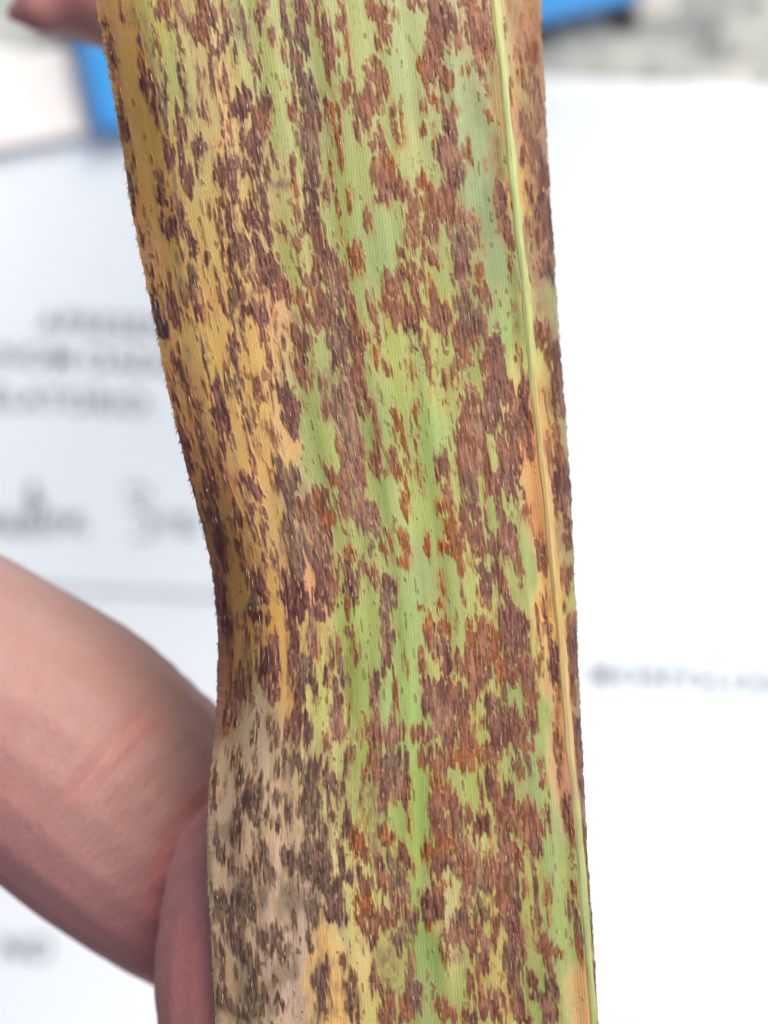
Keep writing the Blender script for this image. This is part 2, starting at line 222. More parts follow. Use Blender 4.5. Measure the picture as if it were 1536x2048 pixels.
T[(380, 1500)] = """155,200,18,70,k 150,310,22,50,K 215,220,16,70,qs 270,50,20,50,b 400,50,16,60,k 290,40,30,50,b 310,170,25,80,d 370,260,30,70,D 350,340,40,70,D 410,330,40,60,D 440,240,30,70,k
400,420,40,50,q 290,400,30,80,d 270,500,25,80,d 310,480,20,80,d 535,110,25,70,k 580,80,20,80,k 535,310,28,50,k 600,370,25,90,k 545,480,20,60,D 480,390,18,60,k 505,450,14,40,k
425,530,14,60,k 170,570,25,70,q 210,650,30,70,k 260,700,35,90,k 175,630,40,40,k 440,610,45,50,q 390,680,30,60,b 480,750,40,80,q 370,780,50,70,q 340,830,60,80,qs 330,900,50,70,q
200,930,40,60,k 190,1020,30,70,k 260,1000,20,80,k 330,1000,50,100,q 380,980,40,80,k 450,900,40,100,qs 280,1130,60,100,q 600,660,40,60,q 620,700,30,60,q 570,850,20,100,qs 600,880,30,80,qs
665,890,18,50,k 640,1030,18,60,k 740,960,40,80,k 750,1030,40,60,k 740,1150,22,120,k 170,1200,25,70,k 210,1320,18,70,k 290,1370,20,50,k 350,1280,40,60,k 405,1350,25,80,K 450,1160,30,80,k
530,1120,40,60,d 520,1200,35,70,k 580,1240,35,50,d 590,1100,18,30,D 370,1350,25,80,k 200,1530,40,80,k 260,1580,40,60,k 380,1480,40,90,k 550,1550,50,35,d 460,1500,25,60,k 340,1610,40,50,k
530,1420,18,30,k 420,1600,50,50,k 660,70,60,80,k 720,140,60,70,k 790,110,50,60,D 740,220,50,80,k 680,320,30,60,b 720,320,60,80,q 780,300,50,80,k 850,180,40,70,d 880,220,30,60,d
750,420,50,90,q 800,420,25,80,d 740,500,40,60,q 760,600,50,100,d 820,540,25,100,k 830,680,25,80,d 720,620,40,60,q 720,720,60,60,q 740,790,60,50,q 810,800,40,80,k 850,780,25,80,D
870,880,40,70,D 910,850,40,60,D 900,950,50,70,D 870,1000,40,50,D 940,1030,25,50,D 860,320,20,120,b 940,210,20,80,d 960,120,16,60,k 910,330,20,60,ps 960,400,25,90,d 960,470,25,60,d
1040,300,14,50,k 1070,130,20,60,r 980,30,25,70,b 1130,60,50,100,b 1160,160,60,60,b 1200,80,70,90,q 1260,120,50,120,q 1200,220,40,70,d 1260,250,50,70,p 1300,200,40,60,p 1330,80,18,90,d
1340,200,25,80,r 1320,280,30,60,b 1180,300,30,60,b 1090,430,40,60,rs 1010,490,40,60,r 1050,570,50,70,r 1080,640,25,50,b 1190,520,40,70,r 1220,520,30,60,r 1140,560,60,160,ss 1120,300,80,140,ss
1350,430,14,60,b 930,660,20,90,d 970,780,35,50,d 1040,760,14,90,d 1080,820,40,60,b 1160,700,30,70,b 1190,800,60,60,b 1220,860,30,50,b 1080,940,60,80,r 1130,1020,60,80,b 1180,1040,50,80,b
1060,1060,30,60,b 1120,1130,40,60,b 1250,700,40,60,k 1300,650,40,70,b 1340,700,40,60,b 1280,800,50,80,q 1320,870,40,60,p 1290,960,60,60,p 1260,1020,50,40,b 1320,960,50,60,o 1360,1040,40,100,q
1290,1160,50,60,q 940,1280,25,40,b 965,1450,18,100,k 985,1560,30,90,k 1000,1400,16,30,b 1130,1400,25,80,b 1160,1480,40,60,b 830,1360,30,80,D 810,1450,40,90,d 770,1420,30,60,d
810,1560,35,90,k 1230,1580,40,80,b 1360,1350,20,100,p 1370,1500,50,120,q 1320,1540,50,80,b 1330,1620,60,60,b 1250,1340,18,30,rs 1220,1640,60,50,b 1035,1620,20,60,b 1200,1320,90,140,ss"""
T[(750, 1500)] = """320,60,50,60,b 370,110,50,60,b 440,40,60,60,b 500,50,60,60,r 600,30,80,40,r 700,40,70,40,b 560,90,30,40,b 390,200,50,60,r 410,270,50,60,b 390,330,70,80,b 380,390,50,40,d
450,300,60,90,b 500,420,40,90,d 450,440,60,80,b 510,490,35,80,k 400,500,60,80,b 430,560,60,80,r 350,600,50,70,r 400,660,60,70,d 450,680,50,60,d 380,710,50,50,b 520,600,40,80,p
540,680,60,80,b 570,620,50,80,p 600,680,50,80,p 560,770,60,60,b 620,740,40,80,p 600,850,30,60,p 640,820,60,60,q 400,830,50,60,b 330,930,50,60,D 390,940,50,80,d 340,1010,40,60,d
420,1010,20,80,k 330,1080,16,40,r 430,1150,25,80,k 430,1240,25,60,d 700,190,30,60,D 720,240,40,70,d 660,260,18,70,b 760,250,50,70,b 800,290,50,90,d 760,340,40,60,b 870,90,35,70,k
890,140,30,50,b 950,70,20,80,k 1020,100,14,60,b 1035,190,14,50,b 1065,360,16,90,k 740,120,20,60,b 580,400,18,60,b 660,460,50,60,D 630,500,40,50,b 705,510,14,40,b 830,380,50,90,b
800,450,60,90,b 860,440,30,80,b 920,360,50,70,b 960,420,60,90,b 1000,480,50,80,b 990,580,40,80,d 940,490,50,80,b 800,550,50,70,k 820,620,80,70,b 880,650,60,60,b 780,660,70,60,p
750,720,80,60,b 800,740,80,70,d 830,820,60,80,k 760,830,70,60,b 790,920,60,80,b 850,940,50,80,d 830,1040,50,60,d 860,1100,50,80,d 700,800,50,50,p 920,830,20,70,b 985,800,10,180,k
1000,1000,14,100,k 1065,900,20,80,b 1070,1010,18,60,b 970,1090,16,80,b 550,900,30,60,p 640,950,40,50,k 650,1010,50,60,k 630,1090,25,60,b 520,1060,60,60,q 490,1120,50,60,p 550,1150,60,60,p
600,1200,30,60,b 500,1240,60,50,ps 740,1080,25,60,b 735,1160,18,60,b 680,1190,40,50,p 660,1280,50,60,d 690,1330,30,60,b 630,1350,30,60,b 900,1200,25,120,d 850,1200,60,60,d 840,1270,60,70,k
860,1360,50,80,k 850,1440,50,60,d 880,1500,40,60,k 1050,1200,50,60,b 1060,1270,40,60,b 1080,1340,20,60,d 1120,1260,35,30,b 1080,1440,40,60,k 1100,1500,40,60,k 1070,1550,60,60,d
1080,1640,60,50,d 965,1400,35,60,d 980,1490,35,50,d 580,1400,20,60,b 580,1490,12,30,b 640,1440,20,80,b 660,1530,40,60,b 740,1500,30,80,p 700,1600,70,60,d 780,1500,20,100,b 780,1640,20,50,b
880,1600,50,80,d 900,1660,60,30,d 430,1550,30,40,b 390,1590,30,60,b 450,1620,60,60,b 560,1620,30,60,b 610,1650,30,50,k 1140,200,14,80,k 1140,60,20,80,b 1180,350,25,80,d 1200,440,25,80,b
1215,560,20,60,rs 1215,860,25,60,b 1215,960,30,80,d 1240,1050,25,100,q 1250,1180,30,80,b 1265,1280,20,80,rs 1270,100,40,200,d 1290,400,30,60,ps 1300,600,30,150,b 1320,850,30,150,b
1340,1100,30,150,k 1355,1400,25,150,k 1360,1600,25,100,d"""

KIND = dict(d=(118, 77, 68), D=(100, 56, 54), b=(140, 90, 68), r=(150, 86, 46), p=(160, 118, 98), k=(112, 86, 68), K=(82, 62, 60),
            s=(140, 105, 80), o=(186, 120, 72), q=(128, 100, 84))
shape = (GH, GW)
yy, xx = np.mgrid[0:GH, 0:GW].astype(np.float32)
wx = xx + 3.6 * lattice(shape, 60, 15, 1) + 1.9 * lattice(shape, 26, 6, 2) + 1.1 * lattice(shape, 9, 3, 22)
wy = yy + 15 * lattice(shape, 90, 7, 3) + 11 * lattice(shape, 34, 3.6, 4)
M = np.full(shape, -3.0, np.float32); CW = np.full(shape, 1e-4, np.float32)
CC = np.zeros((*shape, 3), np.float32); CC[:] = np.array(KIND['b']) * 1e-4
SOFT = np.zeros(shape, np.float32)
S = 500 / 1536.0
def blob(X, Y, hw, hh, k, soft=False):
    hw = max(hw, 2.2); hh = max(hh, 3.0)
    y0, y1 = int(max(0, Y - hh * 2.0 - 34)), int(min(GH, Y + hh * 2.0 + 34))
    x0, x1 = int(max(0, X - hw * 2.0 - 16)), int(min(GW, X + hw * 2.0 + 16))
    if y1 <= y0 or x1 <= x0: return
    q = 0.40 + 0.60 * min(1.0, max(0.0, (hw - 5) / 14))      # small marks keep their own outline
    X_, Y_ = xx[y0:y1, x0:x1], yy[y0:y1, x0:x1]
    ax = np.abs(X_ + (wx[y0:y1, x0:x1] - X_) * q - X) / hw; ay = np.abs(Y_ + (wy[y0:y1, x0:x1] - Y_) * q - Y) / hh
    r = (ax ** 2.3 + ay ** 2.3) ** (1 / 2.3)
    g = (1 - r) * min(hw, 14) / 9.0
    w = np.clip(1.35 - r, 0, None) ** 2
    CW[y0:y1, x0:x1] += w; CC[y0:y1, x0:x1] += w[..., None] * np.array(KIND[k], np.float32)
    if soft: SOFT[y0:y1, x0:x1] = np.maximum(SOFT[y0:y1, x0:x1], np.clip(1.3 - r, 0, 1))
    else: M[y0:y1, x0:x1] = np.maximum(M[y0:y1, x0:x1], g)
for (ox, oy), txt in T.items():
    for it in txt.split():
        v = it.split(','); a, b, hw, hh = map(float, v[:4]); k = v[4]
        px, py = ox + a * S, oy + b * S
        f = 1.0
        blob(float(straight(px, py)), py - GY0, hw * S * f, hh * S * f, k[0], soft=(len(k) > 1 and k[1] == 's') or k == 's')
LCOL = CC / CW[..., None]
dead = (sstep(300, 210, xx) * sstep(1440, 1600, yy + GY0))[..., None]
LCOL += (np.array([102, 84, 72], np.float32) - LCOL) * 0.65 * dead
del CC

# healthy and yellowed tissue between the blotches: colours read at points of the leaf, shade of midrib channel and rolled margin painted in
BASE = """225,60,190,140,80 260,250,200,150,85 300,480,200,145,85 340,650,195,145,80 360,760,190,140,80 410,950,182,128,72 440,1150,165,105,60
450,1300,150,95,60 455,1400,158,110,80 440,1600,180,155,118 440,1800,186,162,115 445,2000,186,158,108 265,100,188,142,70 285,250,186,142,66 305,400,192,144,68
320,70,172,168,80 345,150,165,175,100 400,330,185,168,95 420,200,190,170,105 440,250,205,168,100 460,420,200,168,90 380,500,195,165,90 420,600,200,160,85 400,700,200,160,80
540,130,165,185,115 560,220,165,185,115 540,350,185,168,100 650,70,160,185,115 700,90,165,190,120 650,180,155,180,120 720,250,165,185,115 800,150,155,185,120 740,330,165,185,115
700,400,160,190,115 850,220,150,180,120 830,330,170,185,110 930,240,145,180,130 945,350,140,175,125 890,330,150,170,110 978,250,118,148,92 985,400,120,150,95 1000,60,170,150,100
1000,220,175,140,85 1060,100,186,132,92 1050,200,170,170,108 1075,300,172,125,92 1080,500,158,132,98 1090,620,160,155,100 1105,760,160,150,95 1120,900,165,155,98
1130,1100,160,145,98 1145,1230,172,172,92 1150,1400,152,125,85 1165,1600,130,98,82 1190,1900,108,90,76 590,520,170,175,95 560,600,215,165,105 500,700,205,165,85 520,780,205,165,80
530,900,210,165,85 580,900,208,165,95 640,740,158,182,108 620,860,155,185,110 650,920,155,185,105 760,500,150,185,115 800,700,175,195,110 860,760,165,195,115 850,860,150,190,110
820,1000,165,195,110 770,900,138,172,92 880,700,165,185,100 960,600,140,170,105 1020,650,140,180,105 1000,500,130,165,110 980,920,165,190,115 1055,740,185,195,100
1030,250,190,135,72 1035,400,195,145,62 1045,480,150,180,110 1050,600,195,150,80 1050,690,165,185,105 1062,800,205,140,80 1075,900,208,142,75 1085,1050,195,132,70 1100,1250,212,160,85 1120,1400,208,142,90
1130,1550,203,140,100 1145,1750,160,180,105 1160,1850,158,185,110 1170,1950,198,150,90 1178,2040,205,150,95 470,1180,195,145,60 480,1250,190,140,60 560,1270,190,145,65 570,1350,185,140,65 540,1450,165,142,105
500,1480,165,148,115 520,1560,180,160,125 520,1700,175,150,112 560,1800,186,160,122 500,1900,176,152,116 580,1950,180,156,122 600,1800,172,152,128 660,1920,212,168,92
660,2030,210,168,90 720,1900,210,185,110 700,1850,200,190,110 740,2000,195,180,95 790,1980,170,170,90 640,1400,180,190,105 680,1530,175,185,110 660,1460,190,175,100
700,1250,160,195,100 715,1350,142,172,88 730,1450,152,175,88 820,1380,155,200,115 790,1450,150,190,120 840,1150,150,180,120 830,1250,150,190,110 900,1200,155,180,110
950,1160,170,190,110 880,1290,175,185,100 1050,1130,150,180,110 1030,1080,155,185,100 1070,1400,140,180,110 1080,1500,145,185,115 960,1410,165,180,100 840,1600,150,190,100
840,1800,160,190,105 860,1900,132,172,92 850,2000,150,180,110 930,1600,165,190,110 960,1540,160,190,100 960,1700,180,185,105 1100,1700,145,180,120 1100,1900,150,185,115
1090,2000,140,175,100 1060,1800,165,180,100 900,1850,185,175,105 1000,1950,175,170,95 1130,1850,150,185,115 960,1900,165,175,95 620,1150,205,150,95 600,1000,160,140,95 620,1300,185,160,80"""
pts = np.array([[float(v) for v in t.split(',')] for t in BASE.split()])
bx = np.array([float(straight(a, b)) for a, b in pts[:, :2]]); by = pts[:, 1] - GY0
f8 = 6
cyy, cxx = np.mgrid[0:GH + f8:f8, 0:GW + f8:f8].astype(np.float32)
jx = cxx + 14 * lattice(cyy.shape, 9, 5, 8); jy = cyy + 30 * lattice(cyy.shape, 14, 3, 9)
num = np.zeros((*cyy.shape, 3), np.float32); den = np.full(cyy.shape, 1e-9, np.float32)
for i in range(len(pts)):
    d2 = ((jx - bx[i]) / 17) ** 2 + ((jy - by[i]) / 52) ** 2
    w = 1 / (0.25 + d2) ** 1.9
    num += w[..., None] * pts[i, 2:].astype(np.float32); den += w
cb = num / den[..., None]
def up(a):
    y = np.arange(GH) / f8; x = np.arange(GW) / f8; yi = y.astype(int); xi = x.astype(int)
    fy = (y - yi)[:, None, None]; fx = (x - xi)[None, :, None]
    return ((a[yi][:, xi] * (1 - fx) + a[yi][:, xi + 1] * fx) * (1 - fy) + (a[yi + 1][:, xi] * (1 - fx) + a[yi + 1][:, xi + 1] * fx) * fy).astype(np.float32)
COL = up(cb)
lum = COL @ np.array([0.3, 0.59, 0.11], np.float32)
grn = np.clip((COL[..., 1] - COL[..., 0] + 8) / 30, 0, 1)[..., None]
COL += (lum[..., None] - COL) * (0.11 + 0.09 * grn)
COL *= (1 - grn) * np.array([1.10, 1.045, 1.07], np.float32) + grn * np.array([1.04, 0.93, 0.81], np.float32)
edge = M + 0.32 * lattice(shape, 20, 3.2, 11) + 0.26 * lattice(shape, 7, 2.6, 12) + 0.30 * lattice(shape, 45, 7, 10) - 0.01
fib = lattice(shape, 30, 3.4, 51) * 0.6 + lattice(shape, 14, 2.6, 52) * 0.45 + lattice(shape, 70, 6, 53) * 0.4
edge = edge + 0.28 * sstep(XM + 6, XM + 30, xx)
edge = edge + 0.95 * np.minimum(fib, 0.12) * sstep(2.0, 0.6, M)
# long stripes between the veins, fine parallel veins
st = lattice(shape, 420, 9, 13) * 0.5 + lattice(shape, 150, 4, 14) * 0.4 + lattice(shape, 900, 26, 15) * 0.5
COL *= (1 + 0.055 * st)[..., None]
COL[..., 2] *= 1 - 0.06 * lattice(shape, 200, 14, 16)
vph = xx * (2 * math.pi / 5.6) + 1.6 * lattice(shape, 400, 40, 17)
vein = np.cos(vph)
COL *= (1 + 0.060 * vein * np.clip(0.55 + 0.9 * lattice(shape, 120, 30, 18), 0, 1))[..., None]
# yellowing halo round the blotches
hal = sstep(-0.95, 0.05, edge) * (0.40 + 0.40 * lattice(shape, 40, 16, 19))
hc = COL * np.array([1.08, 0.92, 0.84], np.float32) + np.array([8, 3, 0], np.float32)
COL += (hc - COL) * np.clip(hal, 0, 1)[..., None]
fuzz = sstep(-0.75, 0.0, edge + 0.45 * lattice(shape, 8, 4, 24)) * sstep(-0.1, 0.9, lattice(shape, 46, 16, 25) + 0.4 * lattice(shape, 9, 3, 26))
COL += (np.array([160, 118, 84], np.float32) - COL) * (0.55 * fuzz)[..., None]
COL *= 1 + dead * np.array([0.03, 0.0, 0.03], np.float32)
zone = sstep(-0.75, 0.0, edge + 0.30 * lattice(shape, 11, 3, 27) + 0.25 * lattice(shape, 40, 6, 28)) * (0.5 + 0.5 * sstep(-0.6, 0.6, lattice(shape, 70, 24, 29)))
warm = (sstep(330, 450, xx) * sstep(800, 700, xx))[..., None]
zc = LCOL * 0.45 + COL * 0.42 + warm * np.array([26, 8, -8], np.float32) + 4
COL += (zc - COL) * (0.58 * zone)[..., None]
# faint blotches and specks
sf = np.clip(SOFT * (0.55 + 0.5 * lattice(shape, 10, 4, 20)), 0, 0.75)
COL += (LCOL - COL) * sf[..., None]
spk = lattice(shape, 5.5, 3.6, 21) + 0.5 * lattice(shape, 60, 40, 23)
spm = sstep(0.92, 1.15, spk) * 0.5
COL += (np.array([120, 98, 62], np.float32) - COL) * spm[..., None]
cl = sstep(-0.1, 0.9, lattice(shape, 70, 20, 34) + 0.5 * lattice(shape, 24, 7, 35)) * sstep(330, 200, xx) * sstep(1430, 1560, yy + GY0)
COL += (np.array([132, 108, 84], np.float32) - COL) * (0.60 * cl)[..., None]
# random small pustules where the leaf is diseased but open
soften = 1 + 1.3 * sstep(300, 120, xx) * sstep(1480, 1640, yy + GY0) + 0.5 * sstep(200, 60, xx) * sstep(500, 200, yy + GY0)
mk = sstep(-0.14 * soften, 0.24 * soften, edge)
pu = lattice(shape, 24, 6.5, 31) + 0.25 * lattice(shape, 7, 3, 32) + 0.35 * lattice(shape, 160, 60, 33)
pth = 0.90 - 0.12 * sstep(420, 250, xx) - 0.06 * dead[..., 0]
pm = sstep(pth - 0.08, pth + 0.10, pu) * (1 - mk)
# inside: streaky faded and dark fibres, pale split skin
deep = sstep(0.25, 1.1, edge)
str1 = lattice(shape, 26, 2.8, 41); str2 = lattice(shape, 55, 5.5, 42); str3 = lattice(shape, 10, 6, 43)
L = LCOL * (1 + 0.20 * str1 + 0.15 * str2 + 0.11 * str3)[..., None]
tint = lattice(shape, 40, 15, 44)
L += tint[..., None] * np.array([9, 5, 0], np.float32)
dash = sstep(-0.12, 0.22, lattice(shape, 21, 3.3, 54) + 0.45 * lattice(shape, 48, 6.5, 55))
pale_ = LCOL * 0.80 + np.array([52, 42, 34], np.float32)
L = pale_ * (1 + 0.10 * str1 + 0.06 * str2)[..., None] * (1 - dash[..., None]) + L * dash[..., None]
fade = sstep(0.15, 0.8, lattice(shape, 34, 9, 45) + 0.35 * str1) * deep
L += (np.array([172, 128, 108], np.float32) - L) * (0.38 * fade)[..., None]
# single pustules: dark rimmed lens shaped dashes lying along the veins, some with a pale slit
PD = np.zeros(shape, np.float32); PS = np.zeros(shape, np.float32)
rp = np.random.RandomState(77)
for _ in range(9500):
    X0 = rp.randint(8, GW - 8); Y0 = rp.randint(30, GH - 30); e = edge[Y0, X0]
    if e < -0.16 and rp.rand() > 0.060: continue
    hw_ = rp.uniform(1.7, 3.6); hh_ = rp.uniform(6, 19)
    h = int(hh_ * 1.3) + 2; w_ = int(hw_ * 1.4) + 2
    ys, xs = slice(max(Y0 - h, 0), Y0 + h), slice(max(X0 - w_, 0), X0 + w_)
    bend = 0.6 * np.sin(yy[ys, xs] / 9.0 + X0)
    q = ((xx[ys, xs] + bend - X0) / hw_) ** 2 + ((yy[ys, xs] - Y0) / hh_) ** 2
    a = rp.uniform(0.45, 1.0)
    body = sstep(1.25, 0.6, q) * a
    PD[ys, xs] = np.maximum(PD[ys, xs], body)
    if rp.rand() < 0.42 and hw_ > 2.3: PS[ys, xs] = np.maximum(PS[ys, xs], sstep(0.5, 0.08, q) * rp.uniform(0.5, 1.0))
rim = sstep(0.0, 0.35, edge) * (1 - sstep(0.35, 0.8, edge))
L *= (1 - 0.10 * rim)[..., None]
slit = sstep(0.72, 0.92, lattice(shape, 17, 2.3, 46) + 0.25 * lattice(shape, 60, 20, 47)) * sstep(0.15, 0.5, edge)
L += (np.array([206, 160, 134], np.float32) - L) * (0.50 * slit)[..., None]
dslit = sstep(0.60, 0.86, lattice(shape, 22, 2.4, 48) + 0.25 * lattice(shape, 50, 24, 49)) * sstep(0.1, 0.5, edge)
L += (np.array([70, 44, 44], np.float32) - L) * (0.60 * dslit)[..., None]
lg = L.mean(-1, keepdims=True); L = lg + (L - lg) * 1.18
L *= np.array([0.95, 0.92, 0.92], np.float32)
COL += (L - COL) * mk[..., None]
COL += ((LCOL * 0.5 + (1 - dead) * np.array([68, 44, 30], np.float32) + dead * np.array([50, 42, 36], np.float32)) - COL) * (0.72 * pm)[..., None]
pk = PD * (0.35 + 0.65 * np.clip(mk + sstep(-0.5, 0.1, edge) + 0.35, 0, 1))
dk = LCOL * np.array([0.69, 0.62, 0.63], np.float32) + warm * np.array([16, 2, -6], np.float32)
COL += (dk - COL) * (0.84 * pk)[..., None]
COL += ((LCOL * 0.6 + np.array([96, 76, 60], np.float32)) - COL) * (0.78 * PS * PD)[..., None]
mk = np.maximum(mk, np.maximum(pm, 0.8 * pk))
COL *= (1 + 0.03 * lattice(shape, 3, 2, 50))[..., None]
HGT = (0.035 * mk * (1 + 0.5 * str1) + 0.05 * slit * mk - 0.05 * dslit * mk + 0.004 * vein * (1 - mk) + 0.008 * st * (1 - mk) + 0.02 * str2 * mk + 0.03 * PD - 0.02 * PS) * 1e-3
ALBEDO = np.clip(lin(np.clip(COL, 0, 255)) / ALB, 0.004, 0.85).astype(np.float32)

def sample(A, X, Y):
    X = np.clip(X, 0, GW - 2.001); Y = np.clip(Y - GY0, 0, GH - 2.001)
    xi, yi = X.astype(int), Y.astype(int); fx, fy = X - xi, Y - yi
    if A.ndim == 3: fx, fy = fx[..., None], fy[..., None]
    return (A[yi, xi] * (1 - fx) + A[yi, xi + 1] * fx) * (1 - fy) + (A[yi + 1, xi] * (1 - fx) + A[yi + 1, xi + 1] * fx) * fy

def bumpy(y, c, w): return np.exp(-((y - c) / w) ** 2)
def leaf_depth(u, y):
    """distance of the near half of the leaf from the camera"""
    d = LEAF_D + 0.0022 * np.clip((500 - y) / 600, 0, None) ** 2 + 0.0006 * np.sin(y / 330.0)
    roll = 0.0012 + 0.0030 * bumpy(y, 1230, 230) + 0.0012 * bumpy(y, 300, 260)
    d = d + roll * np.clip((0.16 - u) / 0.16, 0, 1) ** 1.7
    d = d + 0.0010 * (u - 0.5) ** 2 * 4
    d = d + 0.00005 * np.sin(u * 41 + 0.6 * np.sin(y / 400)) + 0.00003 * np.sin(u * 83 + 1.3 + y / 700)
    d = d + 0.00016 * bumpy(u, 0.955, 0.022)           # channel beside the midrib
    d = d - 0.0002 * bumpy(u, 0.62, 0.05) * np.sin(y / 210)
    return d
def world_pts(px, py, d):
    return np.stack([(px - W_ / 2) / FPX * d, (H_ / 2 - py) / FPX * d, CAMZ - d], -1)

leaf = empty('diseased_leaf', P(800, 1024, LEAF_D + 0.004))
tag(leaf, 'broad green and yellow grass leaf covered in rusty brown streaks, held over the papers', 'leaf')
def adopt(o, par):
    o.parent = par; o.matrix_parent_inverse = Matrix.Translation(par.location).inverted()
    return o

def leaf_material():
    m = NT('leaf_tissue'); a = m.n('ShaderNodeAttribute', attribute_name='pigment')
    tc = m.n('ShaderNodeTexCoord'); mp = m.n('ShaderNodeMapping'); mp.inputs['Scale'].default_value = (9000, 1200, 3000)
    m.l(tc.outputs['Object'], mp.inputs[0])
    n = m.n('ShaderNodeTexNoise', Scale=1.0, Detail=3.0); m.l(mp.outputs[0], n.inputs['Vector'])
    mr = m.n('ShaderNodeMapRange'); mr.inputs['To Min'].default_value = 0.90; mr.inputs['To Max'].default_value = 1.10
    m.l(n.outputs[0], mr.inputs[0])
    mx = m.n('ShaderNodeVectorMath', operation='SCALE'); m.l(a.outputs['Color'], mx.inputs[0]); m.l(mr.outputs[0], mx.inputs['Scale'])
    m.l(mx.outputs[0], m.b.inputs['Base Color'])
    r = m.n('ShaderNodeMapRange'); r.inputs['To Min'].default_value = 0.46; r.inputs['To Max'].default_value = 0.62
    m.l(a.outputs['Alpha'], r.inputs[0]); m.l(r.outputs[0], m.b.inputs['Roughness'])
    m.b.inputs['Specular IOR Level'].default_value = 0.35
    m.l(m.bump(n.outputs[0], 0.00002, 0.6), m.b.inputs['Normal'])
    return m.m
LEAFM = leaf_material()
def set_pigment(me, col, mask):
    at = me.color_attributes.new('pigment', 'FLOAT_COLOR', 'POINT')
    at.data.foreach_set('color', np.concatenate([col, mask[..., None]], -1).astype(np.float32).ravel())

# near half of the blade
ny, nx = 1460, 540
Y, U = np.meshgrid(np.linspace(-75, 2125, ny), np.linspace(0, 1, nx), indexing='ij')
jag = sample(lattice(shape, 7, 50, 60) + 0.7 * lattice(shape, 26, 50, 61), np.zeros(ny), Y[:, 0]) * 1.2
Lx = curve(LEFT, Y) ; Mx = curve(MID, Y)
PX = Lx + (Mx - Lx) * U + jag[:, None] * np.clip(1 - U * 30, 0, 1)
D = leaf_depth(U, Y) - sample(HGT, U * XM, Y)
top = world_pts(PX, Y, D)
me = grid_mesh('leaf_blade', top.reshape(-1, 3) - np.array(leaf.location), ny, nx)
set_pigment(me, sample(ALBEDO, U * XM, Y).reshape(-1, 3), sample(mk, U * XM, Y).ravel())
o = link('leaf_blade', me, leaf, LEAFM)
o['label'] = 'broad near half of the blade, mottled green, yellow and rusty brown'
sol = None

# far half folded back beyond the midrib: curls away and round
nx2 = 96
Y2, Tt = np.meshgrid(np.linspace(-75, 2125, ny), np.linspace(0, 1.0, nx2), indexing='ij')
M2, R2 = curve(MID, Y2), curve(RIGHT, Y2)
wpx = R2 - M2
jag2 = sample(lattice(shape, 9, 50, 62) + 0.8 * lattice(shape, 40, 50, 63), np.full(ny, 5.0), Y2[:, 0]) * 1.5
ang = Tt * math.radians(84)
XS = np.sin(ang) / math.sin(math.radians(84))
PX2 = M2 + wpx * XS + jag2[:, None] * np.clip(Tt * 6 - 5, 0, 1)
SX = XM + wpx * XS
D2 = leaf_depth(np.ones_like(Y2), Y2) + 0.0055 * (1 - np.cos(ang)) * (0.6 + wpx / 150) - sample(HGT, SX, Y2)
me = grid_mesh('leaf_blade', world_pts(PX2, Y2, D2).reshape(-1, 3) - np.array(leaf.location), ny, nx2)
set_pigment(me, sample(ALBEDO, SX, Y2).reshape(-1, 3), sample(mk, SX, Y2).ravel())
o = link('leaf_blade', me, leaf, LEAFM)
o['label'] = 'narrow brown far half of the blade folded back beyond the midrib'

# midrib: a raised rounded cord
nyr, nxr = 900, 21
Y3, V3 = np.meshgrid(np.linspace(-75, 2125, nyr), np.linspace(-1, 1, nxr), indexing='ij')
hw = np.interp(Y3, [0, 500, 1200, 2048], [10.0, 9.5, 9.0, 8.0]) + 0.8 * np.sin(Y3 / 37.0) * np.sin(Y3 / 111.0)
M3 = curve(MID, Y3)
PX3 = M3 + V3 * hw * (1 + 0.10 * np.sin(Y3 / 23.0 + V3))
D3 = leaf_depth(np.ones_like(Y3), Y3) + 0.00002 - 0.00013 * np.clip(1 - V3 ** 2, 0, 1) ** 0.8 
D3 = D3 + 0.000005 * np.sin(V3 * 9 + Y3 / 90)
rc = np.array([[0, 198, 188, 122], [250, 198, 196, 132], [560, 192, 192, 124], [720, 196, 190, 120], [800, 208, 174, 112], [1000, 212, 170, 112], [1250, 210, 170, 104],
               [1500, 208, 174, 122], [1700, 188, 182, 120], [1850, 182, 184, 122], [2000, 186, 178, 116]], float)
rcol = np.stack([np.interp(Y3 + 40 * np.sin(V3 * 2), rc[:, 0], rc[:, i]) for i in (1, 2, 3)], -1)
nz = sample(lattice(shape, 120, 3, 71), 300 + V3 * 12, Y3) * 0.05 + sample(lattice(shape, 30, 5, 72), 200 + V3 * 9, Y3) * 0.05
side = 1 - 0.10 * np.abs(V3) ** 3
rcol = rcol * (1 + nz)[..., None]
rub = sstep(0.45, 0.8, sample(lattice(shape, 55, 6, 73), 400 + V3 * 10, Y3) - 0.5 + 0.55 * np.abs(V3)) * 0.6
rcol = rcol + (np.array([158, 100, 66]) - rcol) * rub[..., None]
me = grid_mesh('midrib', world_pts(PX3, Y3, D3).reshape(-1, 3) - np.array(leaf.location), nyr, nxr)
set_pigment(me, (lin(rcol) / ALB).reshape(-1, 3), np.zeros(nyr * nxr))
o = link('midrib', me, leaf, LEAFM); o['label'] = 'pale yellow raised midrib near the right edge'

